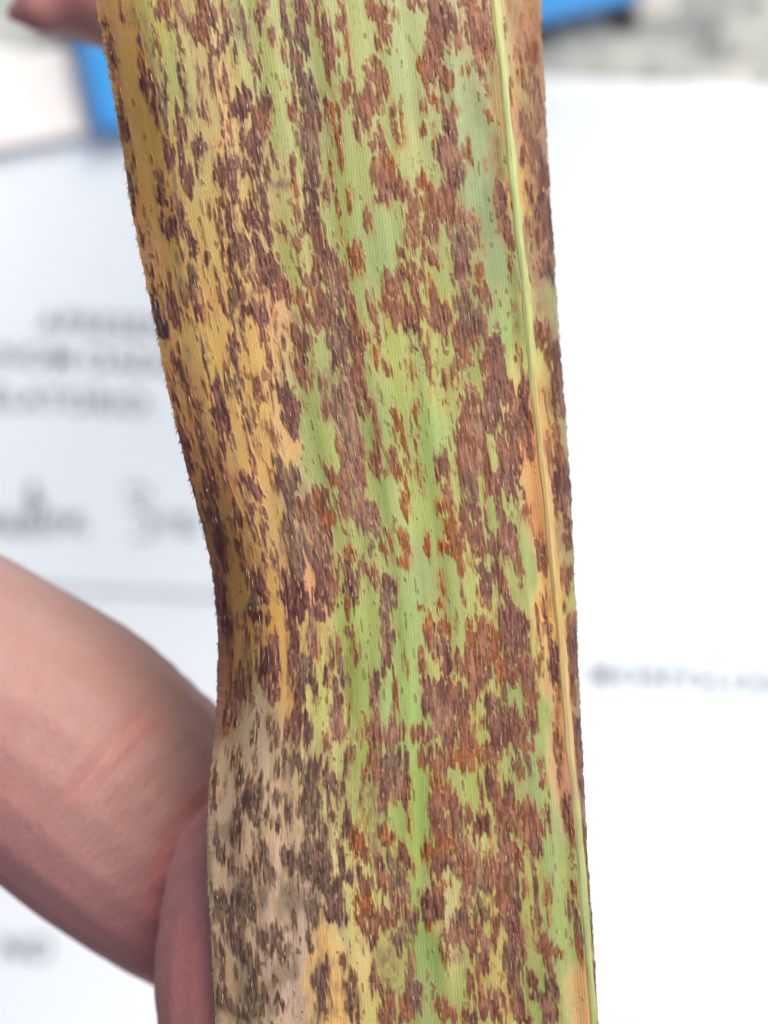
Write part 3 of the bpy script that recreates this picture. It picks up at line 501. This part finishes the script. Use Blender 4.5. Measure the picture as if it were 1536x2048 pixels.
# bristles along both margins and curled flakes of split skin over the pustules
def simple(name, col, rough=0.6):
    m = NT(name); m.b.inputs['Roughness'].default_value = rough
    tc = m.n('ShaderNodeTexCoord'); n = m.n('ShaderNodeTexNoise', Scale=1500.0, Detail=3.0); m.l(tc.outputs['Object'], n.inputs['Vector'])
    c = lin(col) / ALB
    m.l(m.ramp(n.outputs[0], [(0.3, tuple(c * 0.75)), (0.7, tuple(np.clip(c * 1.2, 0, 1)))]), m.b.inputs['Base Color'])
    return m.m
vsx, fcs = [], []
def sliver(p0, p1, w, lift):
    p0, p1 = np.array(p0), np.array(p1); dirv = p1 - p0; n = np.array([-dirv[1], dirv[0], 0.0]); n /= (np.linalg.norm(n) + 1e-12)
    b = len(vsx)
    for t, k in ((0, 0.25), (0.35, 1.0), (0.7, 0.8), (1.0, 0.12)):
        c = p0 + dirv * t; c = c + np.array([0, 0, lift * math.sin(math.pi * min(t + 0.15, 1))])
        vsx.append(c + n * w * k * 0.5); vsx.append(c - n * w * k * 0.5 + np.array([0, 0, lift * 0.6]))
    for i in range(3): fcs.append((b + 2 * i, b + 2 * i + 1, b + 2 * i + 3, b + 2 * i + 2))
for side_ in (0, 1):
    y = -60.0
    while y < 2110:
        y += random.choice((2.0, 3.5, 6, 12, 26)) * random.uniform(0.6, 1.5) * (1.0 if side_ == 0 else 2.4)
        x = float(curve(LEFT if side_ == 0 else RIGHT, np.array(y)))
        dd = float(leaf_depth(np.array(0.0 if side_ == 0 else 1.0), np.array(y))) + (0.0003 if side_ == 0 else 0.0055)
        ln = random.uniform(4, 13) * (1.0 if side_ == 0 else 0.7)
        sg = -1 if side_ == 0 else 1
        a = P(x - sg * 1.5, y, dd); b = P(x + sg * random.uniform(1.5, 4.0), y + ln, dd + random.uniform(-2e-4, 2e-4))
        sliver(a, b, 0.00005, 0.0)
hair = link('edge_bristle', mesh_from('edge_bristle', np.array(vsx) - np.array(leaf.location), fcs), leaf, simple('bristle', (150, 138, 110)))
hair['kind'] = 'stuff'
vsx, fcs = [], []
cand = 0
while cand < 520:
    X = random.uniform(6, XM - 12); y = random.uniform(-60, 2110)
    gx, gy = int(X), int(y - GY0)
    if edge[gy, gx] < 0.35 or lattice.__name__ is None: 
        cand += 0.2; continue
    cand += 1
    u = X / XM; x = float(curve(LEFT, np.array(y)) + (curve(MID, np.array(y)) - curve(LEFT, np.array(y))) * u)
    ln = random.uniform(6, 22); y1 = y + ln
    x1 = float(curve(LEFT, np.array(y1)) + (curve(MID, np.array(y1)) - curve(LEFT, np.array(y1))) * u)
    dd = float(leaf_depth(np.array(u), np.array(y))) - 0.00007
    sliver(P(x, y, dd), P(x1, y1, dd), random.uniform(0.8, 1.9) * 3.4e-5, random.uniform(2e-5, 7e-5))
fl = link('split_skin', mesh_from('split_skin', np.array(vsx) - np.array(leaf.location), fcs), leaf, simple('split_skin', (200, 158, 134), 0.4))
fl['kind'] = 'stuff'; fl['label'] = 'pale curled flakes of split leaf skin over the rust pustules'

# ------------------------------------------------------------------ skin
def skin_material():
    m = NT('skin'); b = m.b
    tc = m.n('ShaderNodeTexCoord')
    n1 = m.n('ShaderNodeTexNoise', Scale=90.0, Detail=4.0, Roughness=0.6); m.l(tc.outputs['Object'], n1.inputs['Vector'])
    c = m.ramp(n1.outputs[0], [(0.30, (0.345, 0.185, 0.168)), (0.52, (0.38, 0.228, 0.210)), (0.72, (0.40, 0.268, 0.252))])
    fa = m.n('ShaderNodeAttribute', attribute_name='flush_shade')
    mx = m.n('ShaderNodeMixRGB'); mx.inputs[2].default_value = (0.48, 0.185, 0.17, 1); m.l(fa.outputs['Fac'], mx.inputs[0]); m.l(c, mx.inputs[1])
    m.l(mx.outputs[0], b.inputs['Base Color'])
    b.inputs['Roughness'].default_value = 0.62; b.inputs['Specular IOR Level'].default_value = 0.35
    b.inputs['Sheen Weight'].default_value = 0.15; b.inputs['Sheen Roughness'].default_value = 0.5
    b.inputs['Subsurface Weight'].default_value = 0.5
    b.inputs['Subsurface Radius'].default_value = (1.0, 0.35, 0.2); b.inputs['Subsurface Scale'].default_value = 0.002
    v = m.n('ShaderNodeTexVoronoi', Scale=1500.0); m.l(tc.outputs['Object'], v.inputs['Vector'])
    mp = m.n('ShaderNodeMapping'); mp.inputs['Scale'].default_value = (2600, 900, 900); mp.inputs['Rotation'].default_value = (0, 0, math.radians(38))
    m.l(tc.outputs['Object'], mp.inputs[0])
    n2 = m.n('ShaderNodeTexNoise', Scale=1.0, Detail=3.0, Distortion=0.6); m.l(mp.outputs[0], n2.inputs['Vector'])
    wv = m.n('ShaderNodeTexWave', Scale=470.0, Distortion=5.0, Detail=3.0); wv.inputs['Detail Scale'].default_value = 0.5
    mw = m.n('ShaderNodeMapping'); mw.inputs['Rotation'].default_value = (0, 0, math.radians(40)); m.l(tc.outputs['Object'], mw.inputs[0]); m.l(mw.outputs[0], wv.inputs['Vector'])
    k = m.bump(wv.outputs['Fac'], 0.00005, 0.4, m.bump(v.outputs['Distance'], 0.00006, 0.6))
    m.l(m.bump(n2.outputs[0], 0.00012, 0.6, k), b.inputs['Normal'])
    return m.m
SKIN = skin_material()

def tube(bm, chain, seg=20, flat=1.0):
    """closed tapered tube through (point, radius) with round ends"""
    pts_ = [Vector(p) for p, r in chain]; rad = [r for p, r in chain]
    # resample with Catmull-Rom
    P_, R_ = [], []
    n = len(pts_)
    for i in range(n - 1):
        p0 = pts_[max(i - 1, 0)]; p1 = pts_[i]; p2 = pts_[i + 1]; p3 = pts_[min(i + 2, n - 1)]
        for j in range(8):
            t = j / 8
            P_.append(0.5 * ((2 * p1) + (p2 - p0) * t + (2 * p0 - 5 * p1 + 4 * p2 - p3) * t * t + (3 * p1 - p0 - 3 * p2 + p3) * t ** 3))
            s = t * t * (3 - 2 * t); R_.append(rad[i] * (1 - s) + rad[i + 1] * s)
    P_.append(pts_[-1]); R_.append(rad[-1])
    # round caps
    t0 = (P_[0] - P_[1]).normalized(); t1 = (P_[-1] - P_[-2]).normalized()
    pre, post = [], []
    for a in (80, 60, 40, 20):
        a = math.radians(a); pre.append((P_[0] + t0 * R_[0] * math.sin(a), R_[0] * math.cos(a)))
    for a in (20, 40, 60, 80):
        a = math.radians(a); post.append((P_[-1] + t1 * R_[-1] * math.sin(a), R_[-1] * math.cos(a)))
    full = pre + list(zip(P_, R_)) + post
    rings = []
    up_ = Vector((0.03, 0.02, 1)).normalized()
    for i, (p, r) in enumerate(full):
        a = full[max(i - 1, 0)][0]; b = full[min(i + 1, len(full) - 1)][0]
        tg = (b - a).normalized(); s = tg.cross(up_).normalized(); w = s.cross(tg).normalized()
        rings.append([bm.verts.new(p + (s * math.cos(q) + w * math.sin(q) * flat) * r) for q in [2 * math.pi * k / seg for k in range(seg)]])
    for a, b in zip(rings[:-1], rings[1:]):
        for k in range(seg): bm.faces.new((a[k], a[(k + 1) % seg], b[(k + 1) % seg], b[k]))
    bm.faces.new(rings[0][::-1]); bm.faces.new(rings[-1])

def hand_mesh(name, tubes, voxel, smooth, sharp=None):
    bm = bmesh.new()
    for t in tubes: tube(bm, t[0], flat=t[1] if len(t) > 1 else 1.0)
    bmesh.ops.recalc_face_normals(bm, faces=bm.faces)
    me = bpy.data.meshes.new(name + '_src'); bm.to_mesh(me); bm.free()
    o = bpy.data.objects.new(name + '_src', me); C.objects.link(o)
    r = o.modifiers.new('r', 'REMESH'); r.mode = 'VOXEL'; r.voxel_size = voxel; r.use_smooth_shade = True
    s = o.modifiers.new('s', 'SMOOTH'); s.factor = 0.5; s.iterations = smooth
    dg = bpy.context.evaluated_depsgraph_get(); dg.update()
    out = bpy.data.meshes.new_from_object(o.evaluated_get(dg)); out.name = name
    bpy.data.objects.remove(o); bpy.data.meshes.remove(me)
    out.polygons.foreach_set('use_smooth', [True] * len(out.polygons))
    return out

def Q(px, py, d, rpx): return (P(px, py, d), rpx / FPX * d)

person = empty('person', P(0, 1700, 0.16))
tag(person, "person's bare pinkish fingers reaching from behind the spotted leaf at lower and upper left", 'person')
# hand below left: index comes in from the left, thumb rises behind the leaf
index = [Q(-1150, 1330, 0.160, 300), Q(-600, 1270, 0.152, 275), Q(-250, 1330, 0.145, 300), Q(60, 1462, 0.1425, 279), Q(240, 1602, 0.1440, 272), Q(420, 1745, 0.1470, 245), Q(620, 1800, 0.153, 210)]
thumb = [Q(-500, 3350, 0.178, 380), Q(120, 3000, 0.160, 340), Q(430, 2600, 0.142, 290), Q(560, 2200, 0.1345, 240), Q(546, 1960, 0.1325, 238), Q(566, 1785, 0.1320, 236)]
palm1 = [Q(-1500, 2900, 0.185, 560), Q(-1250, 2150, 0.18, 560), Q(-1150, 1600, 0.172, 420)]
palm2 = [Q(-1400, 3300, 0.19, 520), Q(-700, 3250, 0.185, 480), Q(-500, 3000, 0.18, 360)]
arm = [Q(-3200, 4600, 0.25, 760), Q(-2300, 3800, 0.22, 640), Q(-1500, 3000, 0.19, 560)]
f2 = [Q(-1300, 1700, 0.185, 300), Q(-650, 1650, 0.184, 270), Q(-330, 2050, 0.196, 240), Q(-620, 2400, 0.196, 215)]
f3 = [Q(-1500, 2150, 0.19, 290), Q(-850, 2080, 0.196, 260), Q(-520, 2420, 0.206, 225), Q(-830, 2700, 0.200, 200)]
f4 = [Q(-1600, 2600, 0.195, 260), Q(-1050, 2550, 0.204, 225), Q(-800, 2800, 0.210, 195), Q(-1050, 3000, 0.204, 175)]
hm = hand_mesh('hand', [(index,), (thumb,), (palm1, 0.6), (palm2, 0.6), (arm, 0.8), (f2,), (f3,), (f4,)], 0.00040, 6)
# creases pressed into the skin
n = len(hm.vertices); co = np.empty(n * 3, np.float32); hm.vertices.foreach_get('co', co); co = co.reshape(-1, 3).astype(float)
nr = np.empty(n * 3, np.float32); hm.vertices.foreach_get('normal', nr); nr = nr.reshape(-1, 3)
dd = CAMZ - co[:, 2]; qx = co[:, 0] / dd * FPX + W_ / 2; qy = H_ / 2 - co[:, 1] / dd * FPX
disp = np.zeros(n); flush_shade = np.zeros(n)
def wr(pts_, width, depth):
    global disp, flush_shade
    best = np.full(n, 1e9)
    for (x0, y0), (x1, y1) in zip(pts_[:-1], pts_[1:]):
        vx, vy = x1 - x0, y1 - y0; t = np.clip(((qx - x0) * vx + (qy - y0) * vy) / (vx * vx + vy * vy), 0, 1)
        best = np.minimum(best, np.hypot(qx - x0 - t * vx, qy - y0 - t * vy))
    disp -= depth * np.exp(-(best / width) ** 2); flush_shade += depth * 1800 * np.exp(-(best / width / 1.8) ** 2)
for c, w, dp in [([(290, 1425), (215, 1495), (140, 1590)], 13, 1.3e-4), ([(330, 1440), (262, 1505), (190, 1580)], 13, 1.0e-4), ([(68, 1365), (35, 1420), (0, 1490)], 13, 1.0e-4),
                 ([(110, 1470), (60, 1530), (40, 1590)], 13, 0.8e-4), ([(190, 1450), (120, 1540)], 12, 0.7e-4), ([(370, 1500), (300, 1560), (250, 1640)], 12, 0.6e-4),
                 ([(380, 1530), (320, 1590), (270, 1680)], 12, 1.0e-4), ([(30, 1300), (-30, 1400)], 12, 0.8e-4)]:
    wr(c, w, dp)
fine = 4e-5 * np.sin((qx * 0.62 + qy * 0.78) / 8.5 + 2.2 * np.sin(qx / 70.0) + 1.7 * np.sin(qy / 90.0)) * np.clip((qx - 120) / 250, 0, 1)
co += nr * (disp + fine)[:, None]
hm.vertices.foreach_set('co', (co - np.array(person.location)).astype(np.float32).ravel()); hm.update()
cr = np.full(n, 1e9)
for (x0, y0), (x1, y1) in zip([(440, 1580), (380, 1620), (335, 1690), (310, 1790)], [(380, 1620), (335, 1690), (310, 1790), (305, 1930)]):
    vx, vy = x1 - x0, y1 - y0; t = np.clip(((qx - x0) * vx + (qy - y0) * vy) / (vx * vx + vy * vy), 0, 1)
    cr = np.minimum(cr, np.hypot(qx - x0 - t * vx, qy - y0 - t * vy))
flush_shade += 0.55 * sstep(300, 340, qx) * sstep(1560, 1640, qy + (qx - 430) * 0.9) * (dd < 0.136)  # thumb under the leaf: warm red shade painted into the skin colour
flush_shade += 0.7 * np.exp(-(cr / 36) ** 2) + 0.70 * sstep(0, 260, (qx - 60) * -0.60 + (qy - 1462) * 0.80)  # red shade of the fold and the index underside, also painted in
at = hm.color_attributes.new('flush_shade', 'FLOAT_COLOR', 'POINT'); fl_ = np.clip(flush_shade, 0, 1)[:, None].repeat(4, 1)
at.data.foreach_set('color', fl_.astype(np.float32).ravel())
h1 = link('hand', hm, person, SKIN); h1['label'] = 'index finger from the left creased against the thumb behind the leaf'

# hand above: one fingertip pokes out left of the leaf, the rest reaches up out of the frame
tip = [Q(28, 28, 0.164, 22), Q(80, 10, 0.164, 64), Q(150, -24, 0.165, 120), Q(260, -48, 0.167, 160), Q(480, -110, 0.170, 175), Q(800, -230, 0.172, 165), Q(1050, -700, 0.178, 185), Q(1150, -1200, 0.18, 220)]
g2 = [Q(260, -420, 0.172, 120), Q(620, -460, 0.174, 160), Q(1000, -620, 0.178, 180), Q(1300, -1300, 0.18, 220)]
g3 = [Q(420, -820, 0.176, 125), Q(800, -850, 0.178, 160), Q(1150, -1000, 0.18, 180), Q(1450, -1400, 0.18, 220)]
g4 = [Q(620, -1200, 0.18, 110), Q(950, -1220, 0.18, 140), Q(1300, -1350, 0.18, 170)]
g5 = [Q(1000, -330, 0.150, 150), Q(1350, -560, 0.156, 190), Q(1650, -1000, 0.168, 240), Q(1800, -1500, 0.178, 300)]
pl = [Q(1300, -1350, 0.182, 420), Q(1700, -2000, 0.186, 460), Q(2000, -2500, 0.19, 380), Q(2700, -3600, 0.22, 430)]
hm = hand_mesh('hand', [(tip,), (g2,), (g3,), (g4,), (g5,), (pl, 0.62)], 0.0007, 4)
hm.transform(Matrix.Translation(-Vector(person.location)))
at = hm.color_attributes.new('flush_shade', 'FLOAT_COLOR', 'POINT')
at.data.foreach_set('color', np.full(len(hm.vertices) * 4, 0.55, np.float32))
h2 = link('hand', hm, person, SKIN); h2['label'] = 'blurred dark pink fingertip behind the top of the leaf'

# ------------------------------------------------------------------ desk: speckled granite
def granite():
    m = NT('granite'); tc = m.n('ShaderNodeTexCoord')
    n1 = m.n('ShaderNodeTexNoise', Scale=70.0, Detail=5.0, Roughness=0.6); m.l(tc.outputs['Object'], n1.inputs['Vector'])
    c1 = m.ramp(n1.outputs[0], [(0.38, (0.20, 0.23, 0.23)), (0.52, (0.44, 0.49, 0.47)), (0.66, (0.56, 0.60, 0.57))])
    v = m.n('ShaderNodeTexVoronoi', Scale=150.0); m.l(tc.outputs['Object'], v.inputs['Vector'])
    n2 = m.n('ShaderNodeTexNoise', Scale=88.0, Detail=4.0); m.l(tc.outputs['Object'], n2.inputs['Vector'])
    k = m.ramp(n2.outputs[0], [(0.40, (1, 1, 1)), (0.46, (0, 0, 0))])
    mx = m.n('ShaderNodeMixRGB'); mx.inputs[2].default_value = (0.025, 0.028, 0.035, 1); m.l(k, mx.inputs[0]); m.l(c1, mx.inputs[1])
    k2 = m.ramp(v.outputs['Color'], [(0.80, (0, 0, 0)), (0.84, (0.7, 0.7, 0.7))])
    m2 = m.n('ShaderNodeMixRGB'); m2.inputs[2].default_value = (0.62, 0.62, 0.58, 1); m.l(k2, m2.inputs[0]); m.l(mx.outputs[0], m2.inputs[1])
    m.l(m2.outputs[0], m.b.inputs['Base Color']); m.b.inputs['Roughness'].default_value = 0.3
    return m.m
def slab(name, corners, z0, z1, mat, parent=None, bev=0.0):
    """closed slab from corner list (counter-clockwise world xy)"""
    n = len(corners)
    vsx = [(x, y, z0) for x, y in corners] + [(x, y, z1) for x, y in corners]
    fs = [tuple(range(n))[::-1], tuple(range(n, 2 * n))] + [(i, (i + 1) % n, n + (i + 1) % n, n + i) for i in range(n)]
    me = mesh_from(name, vsx, fs)
    if bev:
        bm = bmesh.new(); bm.from_mesh(me); bmesh.ops.bevel(bm, geom=bm.edges[:], offset=bev, segments=3, affect='EDGES'); bm.to_mesh(me); bm.free()
    return link(name, me, parent, mat)
d_ = slab('countertop', [(-0.6, -0.5), (0.6, -0.5), (0.6, 0.5), (-0.6, 0.5)], -0.03, 0.0, granite(), None, 0.003)
tag(d_, kind='structure')

# ------------------------------------------------------------------ papers
def paper_mat(name, col):
    m = NT(name); tc = m.n('ShaderNodeTexCoord')
    n = m.n('ShaderNodeTexNoise', Scale=900.0, Detail=5.0); m.l(tc.outputs['Object'], n.inputs['Vector'])
    m.l(m.ramp(n.outputs[0], [(0.3, tuple(np.array(col) * 0.97)), (0.7, col)]), m.b.inputs['Base Color'])
    m.b.inputs['Roughness'].default_value = 0.8
    m.l(m.bump(n.outputs[0], 0.00005, 0.4), m.b.inputs['Normal'])
    return m.m
PAPER = paper_mat('paper', (0.775, 0.88, 0.955))
INK = simple('ink', (116, 122, 134), 0.6); INK2 = simple('dark_ink', (104, 116, 136), 0.6); PEN = simple('pen_ink', (88, 94, 116), 0.5); RULE = simple('printed_rule', (128, 142, 158), 0.6)
TILT = -math.atan(0.050)
def sheet_pts(x0, y0, x1, y1, z, nxs=40, nys=50, wav=0.0, seed=3):
    """rows of a gently wavy sheet given by photo-pixel extents in the tilted frame of the page"""
    r = np.random.RandomState(seed); ph = r.rand(4) * 6
    d = CAMZ - z
    out = []
    for j in range(nys):
        for i in range(nxs):
            a = x0 + (x1 - x0) * i / (nxs - 1); b = y0 + (y1 - y0) * j / (nys - 1)
            out.append((a, b))
    return out
def page_xy(a, b, z):
    """page coordinates (photo pixels along and down the page, origin at picture's left top of page) -> world"""
    d = CAMZ - z
    x = a * math.cos(TILT) + b * math.sin(-TILT) * -1.0; y = -a * math.sin(TILT) + b * math.cos(TILT)
    return ((x - W_ / 2) / FPX * d, (H_ / 2 - y) / FPX * d)
# main printed form: page origin such that its top edge passes (0,100) and (1536,177)
ZP = 0.0009
form = empty('printed_form', (0, 0, 0)); 
tag(form, 'large white printed form with blurred text and ruled lines, lying flat under the leaf', 'paper')
A0, A1, B0, B1 = -620, 1900, 100, 3150
nxs, nys = 60, 70
vv = []
for j in range(nys):
    for i in range(nxs):
        a = A0 + (A1 - A0) * i / (nxs - 1); b = B0 + (B1 - B0) * j / (nys - 1)
        x, y = page_xy(a, b, ZP)
        z = ZP + 0.00025 * math.sin(a / 400.0 + 1) * math.sin(b / 330.0)
        vv.append((x, y, z))
def plate(name, vv, nys, nxs, th, mat, parent):
    N = nxs * nys
    fs = []
    for j in range(nys - 1):
        for i in range(nxs - 1):
            q = (j * nxs + i, (j + 1) * nxs + i, (j + 1) * nxs + i + 1, j * nxs + i + 1); fs.append(q); fs.append(tuple(N + k for k in q[::-1]))
    ring = [i for i in range(nxs)] + [j * nxs + nxs - 1 for j in range(1, nys)] + [(nys - 1) * nxs + i for i in range(nxs - 2, -1, -1)] + [j * nxs for j in range(nys - 2, 0, -1)]
    for k in range(len(ring)):
        a, b = ring[k], ring[(k + 1) % len(ring)]; fs.append((a, b, N + b, N + a))
    me = mesh_from(name, vv + [(x, y, z - th) for x, y, z in vv], fs, True)
    return link(name, me, parent, mat)
sheet = plate('sheet', vv, nys, nxs, 0.0001, PAPER, form)
ZT = ZP + 0.00030
def text(s, a, b, cap, mat, spacing=1.0):
    """printed words: a,b = left end of the baseline in page pixels, cap = capital height in photo pixels"""
    cu = bpy.data.curves.new('printed_text', 'FONT'); cu.body = s
    d = CAMZ - ZT; cu.size = cap / 0.70 / FPX * d; cu.space_character = spacing; cu.offset = 0.00011
    cu.extrude = 0.00001
    o = bpy.data.objects.new('tmp', cu); C.objects.link(o)
    dg = bpy.context.evaluated_depsgraph_get(); dg.update()
    me = bpy.data.meshes.new_from_object(o.evaluated_get(dg)); me.name = 'printed_text'
    bpy.data.objects.remove(o)
    x, y = page_xy(a, b, ZT)
    me.transform(Matrix.Translation((x, y, ZT)) @ Matrix.Rotation(TILT, 4, 'Z'))
    me.materials.clear()
    return link('printed_text', me, form, mat)
def page_of(px, py):
    c, s = math.cos(TILT), math.sin(TILT)
    # inverse of page_xy rotation
    return (px * c - py * s, px * s + py * c)
def ptext(s, px, py, cap, mat=INK, spacing=1.0):
    a, b = page_of(px, py); return text(s, a, b, cap, mat, spacing)
ptext('APRESENTAR', 78, 664, 41, spacing=1.14)
ptext('(NOM DADOS', -28, 730, 42, spacing=1.14)
ptext('RELATORIO:', -64, 812, 42, spacing=1.14)
ptext('MORFOLOGIA', 1176, 1370, 44, INK2, spacing=1.16)
ptext('NO', -2, 1915, 44, spacing=1.1)
def rule(px0, px1, py0, wpx, mat=RULE):
    a0, b0 = page_of(px0, py0); a1 = a0 + (px1 - px0) 
    p = [page_xy(a, b, ZT) for a, b in ((a0, b0), (a0, b0 + wpx), (a1, b0 + wpx), (a1, b0))]
    return slab('printed_rule', p, ZT - 0.0001, ZT, mat, form)
rule(-560, 1800, 1140, 5)
rule(1190, 1320, 2046, 8)
def pen(strokes, px, py, sc):
    bm = bmesh.new()
    for st_ in strokes:
        ptsw = []
        for t in np.linspace(0, len(st_) - 1.001, len(st_) * 5):
            i = int(t); f = t - i; p0 = np.array(st_[max(i - 1, 0)], float); p1 = np.array(st_[i], float); p2 = np.array(st_[min(i + 1, len(st_) - 1)], float); p3 = np.array(st_[min(i + 2, len(st_) - 1)], float)
            q = 0.5 * (2 * p1 + (p2 - p0) * f + (2 * p0 - 5 * p1 + 4 * p2 - p3) * f * f + (3 * p1 - p0 - 3 * p2 + p3) * f ** 3)
            a, b = page_of(px + q[0] * sc, py + q[1] * sc); x, y = page_xy(a, b, ZT); ptsw.append(np.array([x, y]))
        prev = None
        for i, p in enumerate(ptsw):
            tg = ptsw[min(i + 1, len(ptsw) - 1)] - ptsw[max(i - 1, 0)]; nn = np.array([-tg[1], tg[0]]); nn = nn / (np.linalg.norm(nn) + 1e-12) * 0.00028
            cur = (bm.verts.new((*(p + nn), ZT)), bm.verts.new((*(p - nn), ZT)))
            if prev: bm.faces.new((prev[0], prev[1], cur[1], cur[0]))
            prev = cur
    me = bpy.data.meshes.new('handwriting'); bm.to_mesh(me); bm.free()
    return link('handwriting', me, form, PEN)
# cursive "milton" and "Bra"
pen([[(-70, 45), (-60, 10), (-50, 5), (-45, 45), (-35, 10), (-25, 5), (-20, 45), (-8, 12), (0, 8), (4, 42), (14, 40), (24, 10)], [(24, 12), (26, 45), (38, 40), (60, -30), (62, -45), (54, -40), (52, 40), (64, 42)],
     [(70, -30), (68, 38), (80, 42)], [(56, -5), (88, -8)], [(100, 12), (86, 18), (86, 40), (100, 42), (106, 20), (98, 12), (112, 16), (124, 12)], [(128, 12), (128, 45), (136, 18), (148, 12), (152, 44), (164, 40)]], 4, 1018, 1.05)
pen([[(0, -38), (22, -52), (42, -40), (30, -18), (14, -8), (42, 0), (52, 22), (38, 44), (12, 42)], [(70, 2), (72, 40)], [(72, 14), (84, 0), (96, 2)], [(118, 2), (104, 8), (104, 34), (118, 34), (122, 4), (124, 34), (134, 36)]], 252, 1028, 1.05)

# small slip of paper at upper left, lifted at its lower edge
slip_v = []
SC = [(-420, 200), (132, 86), (172, 268), (-420, 372)]     # corners, photo pixels, clockwise from top left
ns = 24
for j in range(ns):
    for i in range(ns):
        s, t = i / (ns - 1), j / (ns - 1)
        px = (SC[0][0] * (1 - s) + SC[1][0] * s) * (1 - t) + (SC[3][0] * (1 - s) + SC[2][0] * s) * t
        py = (SC[0][1] * (1 - s) + SC[1][1] * s) * (1 - t) + (SC[3][1] * (1 - s) + SC[2][1] * s) * t
        z = 0.0020 + 0.0028 * t ** 3 * (1 - 0.5 * s)
        x, y, _ = P(px, py, CAMZ - z); slip_v.append((x, y, z))
slip = plate('paper_slip', slip_v, ns, ns, 0.00012, paper_mat('slip_paper', (0.83, 0.84, 0.84)), None)
tag(slip, 'small white paper slip with a lifted edge, left of the blue folder', 'paper')

# blue folder beyond the leaf
def blue_mat(name, c):
    m = NT(name); tc = m.n('ShaderNodeTexCoord'); n = m.n('ShaderNodeTexNoise', Scale=300.0, Detail=4.0); m.l(tc.outputs['Object'], n.inputs['Vector'])
    m.l(m.ramp(n.outputs[0], [(0.3, tuple(np.array(c) * 0.88)), (0.7, c)]), m.b.inputs['Base Color']); m.b.inputs['Roughness'].default_value = 0.45
    m.l(m.bump(n.outputs[0], 0.0001, 0.3), m.b.inputs['Normal']); return m.m
fold = empty('blue_folder', P(700, 0, CAMZ - 0.002)); tag(fold, 'bright blue folder lying slanted on the countertop beyond the leaf', 'folder')
def ring(pl, z):
    return [(P(x, y, CAMZ - z)[0], P(x, y, CAMZ - z)[1]) for x, y in pl]
def fslab(name, pl, z0, z1, mat, bev):
    o = slab(name, ring(pl, z1), z0, z1, mat, None, bev); return adopt(o, fold)
FC = [(203, 262), (1290, -8), (1150, -620), (76, -330)]   # corners clockwise on the picture -> counter-clockwise listing below
BL = blue_mat('blue_card', (0.035, 0.36, 0.88)); BD = blue_mat('blue_edge', (0.03, 0.15, 0.40))
fslab('cover', FC, 0.0064, 0.0074, BL, 0.0003)
inset = [(216, 254), (1276, -8), (1142, -600), (92, -322)]
fslab('page_block', inset, 0.0026, 0.0062, paper_mat('folder_pages', (0.7, 0.71, 0.72)), 0.0)
fslab('cover', FC, 0.0014, 0.0024, BL, 0.0003)
fslab('spine', [(190, 265), (203, 262), (76, -330), (63, -327)], 0.0012, 0.0075, BD, 0.0003)

# make face directions outward on the small solids
for o in bpy.data.objects:
    if o.type == 'MESH' and len(o.data.polygons) < 20000 and o.name.split('.')[0] not in ('edge_bristle', 'split_skin', 'handwriting', 'printed_text'):
        bm = bmesh.new(); bm.from_mesh(o.data); bmesh.ops.recalc_face_normals(bm, faces=bm.faces); bm.to_mesh(o.data); bm.free()
